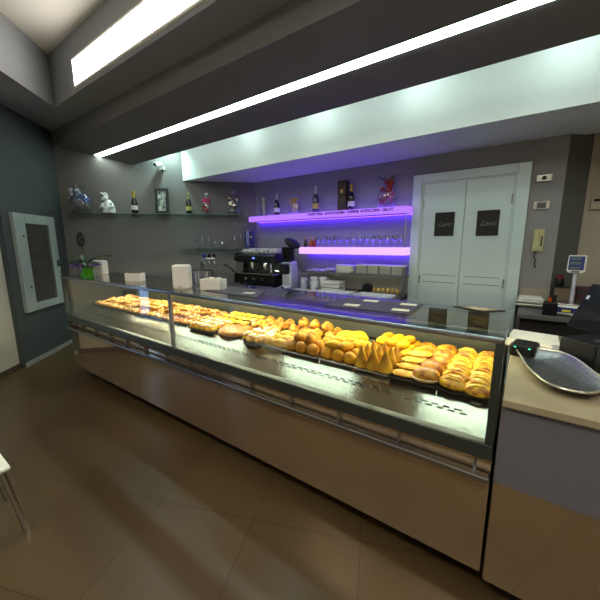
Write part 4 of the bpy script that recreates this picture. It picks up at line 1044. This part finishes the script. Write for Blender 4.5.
# till
rg_a = math.atan2(1.986-2.093, .323-.198)
tl = thing('cash_register', 'black cash register with tilted screen at the right edge of the stone top', 'cash register', (.323,1.986,ZS), rg_a)
MB().box(-.17,.0,0,.36,0,.13).build('body', MT['black_plastic'], tl, bevel=.006)
MB().box(.0,.3,-.0,.36,0,.13).build('drawer', MT['black_matte'], tl, bevel=.006)
kb = MB().box(-.05,.28,.04,.30,.13,.145).build('key_deck', MT['black_matte'], tl, bevel=.004)
mb = MB()
for i in range(8):
    for j in range(5): mb.box(-.03+.036*i,-.004+.036*i,.06+.045*j,.092+.045*j,.145,.154)
mb.build('keys', MT['machine'], kb, bevel=.002)
MB().tube([(.1,.3,.13),(.12,.32,.2),(.13,.33,.27)], .02, 8).build('neck', MT['black_plastic'], tl, True)
# screen: near edge runs up and to the right, leaning back
o_ = Vector((.24,2.40,1.115)); up = Vector((.326,2.40,1.37))-o_; dr = Vector((.62,-.78,0)).normalized()*.34; nn = up.cross(dr).normalized()*.03
sv = []
for a in (0,1):
    for b in (0,1):
        for c in (0,1): sv.append(o_+up*a+dr*b+nn*c)
inv = (Matrix.Translation(tl.location) @ Matrix.Rotation(rg_a,4,'Z')).inverted()
sc = MB().add([inv @ p for p in sv], [(0,1,3,2),(4,6,7,5),(0,4,5,1),(2,3,7,6),(0,2,6,4),(1,5,7,3)]).build('screen', MT['black_plastic'], tl, bevel=.006)
em_ = [o_+up*(.66+.08*a)+dr*(.05+.05*b)+nn*1.04 for a, b in ((0,0),(1,0),(1,1),(0,1))]
em2 = [o_+up*(.66+.08*a)+dr*(.05+.05*b)-nn*.04 for a, b in ((0,0),(1,0),(1,1),(0,1))]
MB().add([inv @ p for p in em_+em2], [(0,1,2,3),(7,6,5,4)]).build('emblem', MT['white_ink'], sc)

# ------------------------------------------------------------------ right rear counter
rc = thing('rear_side_counter', 'dark grey counter beside the service door at the right', 'counter', (.7,3.85,0))
MB().prism([(0,3.5),(1.6,3.5),(1.6,4.355),(.46,4.355),(.26,4.165),(0,4.165)], .915, ZW).build('worktop', MT['counter_grey'], rc, loc=(-.7,-3.85,0))
MB().prism([(.02,3.56),(1.58,3.56),(1.58,4.35),(.47,4.35),(.26,4.15),(.02,4.15)], 0, .915).build('cabinet', MT['cab_dark'], rc, loc=(-.7,-3.85,0))
struct('trim_5', MB().box(.0,.25,YD-.016,YD,ZW,1.12), MT['wall_beige'])
def wtray(label, z, rz, w):
    t = thing('plastic_tray', label, 'tray', (.095,4.0,z), rz)
    MB().grid(lambda u, v: Vector(((u-.5)*w,(v-.5)*.22,.01+.022*(max(abs(u-.5),abs(v-.5))*2)**6)), 16, 12, .008).build('tray', MT['white_plastic'], t, True)
    MB().tube([(-w/2,-.11,.032),(w/2,-.11,.032),(w/2,.11,.032),(-w/2,.11,.032),(-w/2,-.11,.032)], .006, 6).build('rim', MT['white_plastic'], t, True)
wtray('white plastic tray at the bottom of the stack by the door', ZW+.0, 0, .24)
wtray('second white plastic tray stacked on the first by the door', ZW+.034, .02, .235)
t = thing('tissue_pack', 'flat white folded pack lying on the plastic trays by the door', 'pack', (.09,4.0,ZW+.068), .03)
MB().box(-.1,.1,-.09,.09,0,.035).build('pack', MT['white_box'], t, bevel=.014, mods=3)
MB().box(-.07,.07,-.05,.05,.035,.038).build('fold', MT['paper'], t)
t = thing('sauce_caddy', 'black caddy with orange topped bottle beside the white trays', 'caddy', (.225,3.62,ZW))
MB().prism([(-.05,-.06),(.06,-.05),(.055,.06),(-.04,.06)],0,.12).build('box', MT['black_plastic'], t, bevel=.01)
MB().cyl(.016,.12,.16,10,Matrix.Translation((0,.0,0))).build('bottle', MT['amber'], t, True)
MB().cyl(.02,.12,.18,10,Matrix.Translation((.03,.03,0))).build('jar', MT['black_matte'], t, True)
ws = thing('weighing_scale', 'white and blue weighing scale with raised display on the right rear counter', 'scale', (.37,3.75,ZW), -.15)
MB().prism([(-.15,-.14),(.15,-.14),(.17,.14),(-.17,.14)],0.012,.09).build('body', MT['white_plastic'], ws, bevel=.012)
MB().box(-.13,.13,-.143,-.11,.03,.08,rot(.0)).build('front_panel', MT['scale_blue'], ws, bevel=.004)
MB().box(-.03,.03,-.146,-.142,.04,.06).build('yellow_sticker', MT['yellow_pl'], ws)
MB().box(-.16,.16,-.10,.14,.092,.105).build('pan', MT['steel'], ws, bevel=.005)
for sx in (-.12,.12): MB().cyl(.015,0,.014,10,Matrix.Translation((sx,.08,0))).build('foot', MT['black_plastic'], ws, True)
for sx in (-.12,.12): MB().cyl(.015,0,.014,10,Matrix.Translation((sx,-.09,0))).build('foot', MT['black_plastic'], ws, True)
MB().tube([(.01,.155,.03),(.01,.155,.37)], .016, 10).build('pole', MT['silver'], ws, True)
hd = MB().prism([(-.045,-.085),(.045,-.085),(.068,-.068),(.066,.08),(-.063,.08),(-.066,-.068)],-.02,.02,rot(PI/2-.15,0,0,(.01,.15,.45))).build('display_head', MT['white_plastic'], ws, bevel=.006)
Mh = rot(PI/2-.15,0,0,(.01,.15,.45))
MB().box(-.055,.055,-.058,.07,.02,.024,Mh).build('display_panel', MT['scale_blue'], hd)
MB().box(-.045,.03,.038,.058,.024,.026,Mh).box(-.045,.03,-.005,.018,.024,.026,Mh).box(-.045,.03,-.05,-.028,.024,.026,Mh).build('lcd', MT['lcd'], hd)
MB().box(-.03,.03,-.08,-.066,.02,.023,Mh).build('key_strip', MT['machine_grey'], hd)
t = thing('spice_box', 'brown cardboard box behind the weighing scale', 'box', (.35,4.08,ZW))
MB().box(-.07,.09,-.05,.05,0,.20).build('carton', MT['kraft'], t, bevel=.003)
MB().box(-.075,.095,-.055,.055,.20,.215).build('lid', MT['cab_dark'], t, bevel=.003)
t = thing('storage_jar', 'crimson capped round jar on top of the brown cardboard box', 'jar', (.31,4.08,ZW+.215))
MB().lathe([(0,0),(.035,0),(.042,.02),(.04,.07),(.03,.085),(0,.085)],14).build('jar', MT['black_plastic'], t, True)
MB().lathe([(.033,.08),(.034,.105),(.02,.115),(0,.115)],14).build('cap', MT['crimson'], t, True)
t = thing('red_carton', 'dark maroon carton right of the scale pole on the rear counter', 'carton', (.52,4.12,ZW))
MB().box(-.07,.07,-.05,.05,0,.22).build('carton', MT['maroon'], t, bevel=.003)
MB().box(-.071,.071,-.051,.051,.15,.18).build('band', MT['cab_dark'], t)
t = thing('sponge', 'small bright yellow sponge beside the scale pole', 'sponge', (.285,3.93,ZW+.0))
lump(.04,.03,.03,.1,3,.8).build('foam', MT['yellow_pl'], t, True)
MB().box(-.032,.032,-.022,.022,.05,.056).build('scouring_layer', MT['leaf'], t, bevel=.003)

# ------------------------------------------------------------------ chair at the left edge
ch = thing('chair', 'white moulded chair with steel legs at the left edge of the photo', 'chair', (-2.34,.10,0))
MB().box(-.23,.225,-.22,.235,.425,.45).build('seat', MT['seat_white'], ch, bevel=.01)
MB().grid(lambda u, v: Vector((-.23-.03*math.sin(v*1.5)-.06*v*v,(u-.5)*.44,.44+.40*v)), 10, 8, .02).build('backrest', MT['seat_white'], ch, True)
for sx, sy in ((1,1),(1,-1),(-1,1),(-1,-1)):
    MB().tube([(sx*.2,sy*.2,.425),(sx*.2-.02*sx*(sx>0),sy*.26,.0)], [.016,.014], 10).build('leg', MT['steel'], ch, True)

# drop unused prototypes
for o in [o for o in bpy.data.objects if o.parent is None and o.type in ('MESH','EMPTY') and (o.get('label') in (None,'x')) and not o.get('kind')]:
    for c in kids(o):
        for d in kids(c): bpy.data.objects.remove(d)
        bpy.data.objects.remove(c)
    bpy.data.objects.remove(o)

# ------------------------------------------------------------------ world, camera
w = bpy.data.worlds.new('world'); S.world = w; w.use_nodes = True
bg = w.node_tree.nodes['Background']; bg.inputs['Color'].default_value = (.38,.62,1,1); bg.inputs['Strength'].default_value = 3.2
cam = bpy.data.cameras.new('camera'); co = bpy.data.objects.new('camera', cam); COL.objects.link(co); S.camera = co
cam.sensor_width = 36; cam.lens = 36*316.13/600; cam.clip_start = .02
Rv = Vector((.81750436,.57590479,-.00450528)); Uv = Vector((-.09756548,.14619665,.98443259)); Fv = Vector((-.5675981,.80433837,-.17570482))
co.matrix_world = Matrix(((Rv.x,Uv.x,-Fv.x,0),(Rv.y,Uv.y,-Fv.y,0),(Rv.z,Uv.z,-Fv.z,1.6),(0,0,0,1)))
vs_ = S.view_settings
S.display_settings.display_device = 'sRGB'
vs_.view_transform = 'Standard'; vs_.look = 'None'; vs_.gamma = 1; vs_.use_curve_mapping = False; vs_.exposure = .4
S.cycles.transparent_max_bounces = 32; S.cycles.max_bounces = 12
S.cycles.use_denoising = True
S.cycles.sample_clamp_indirect = 6.
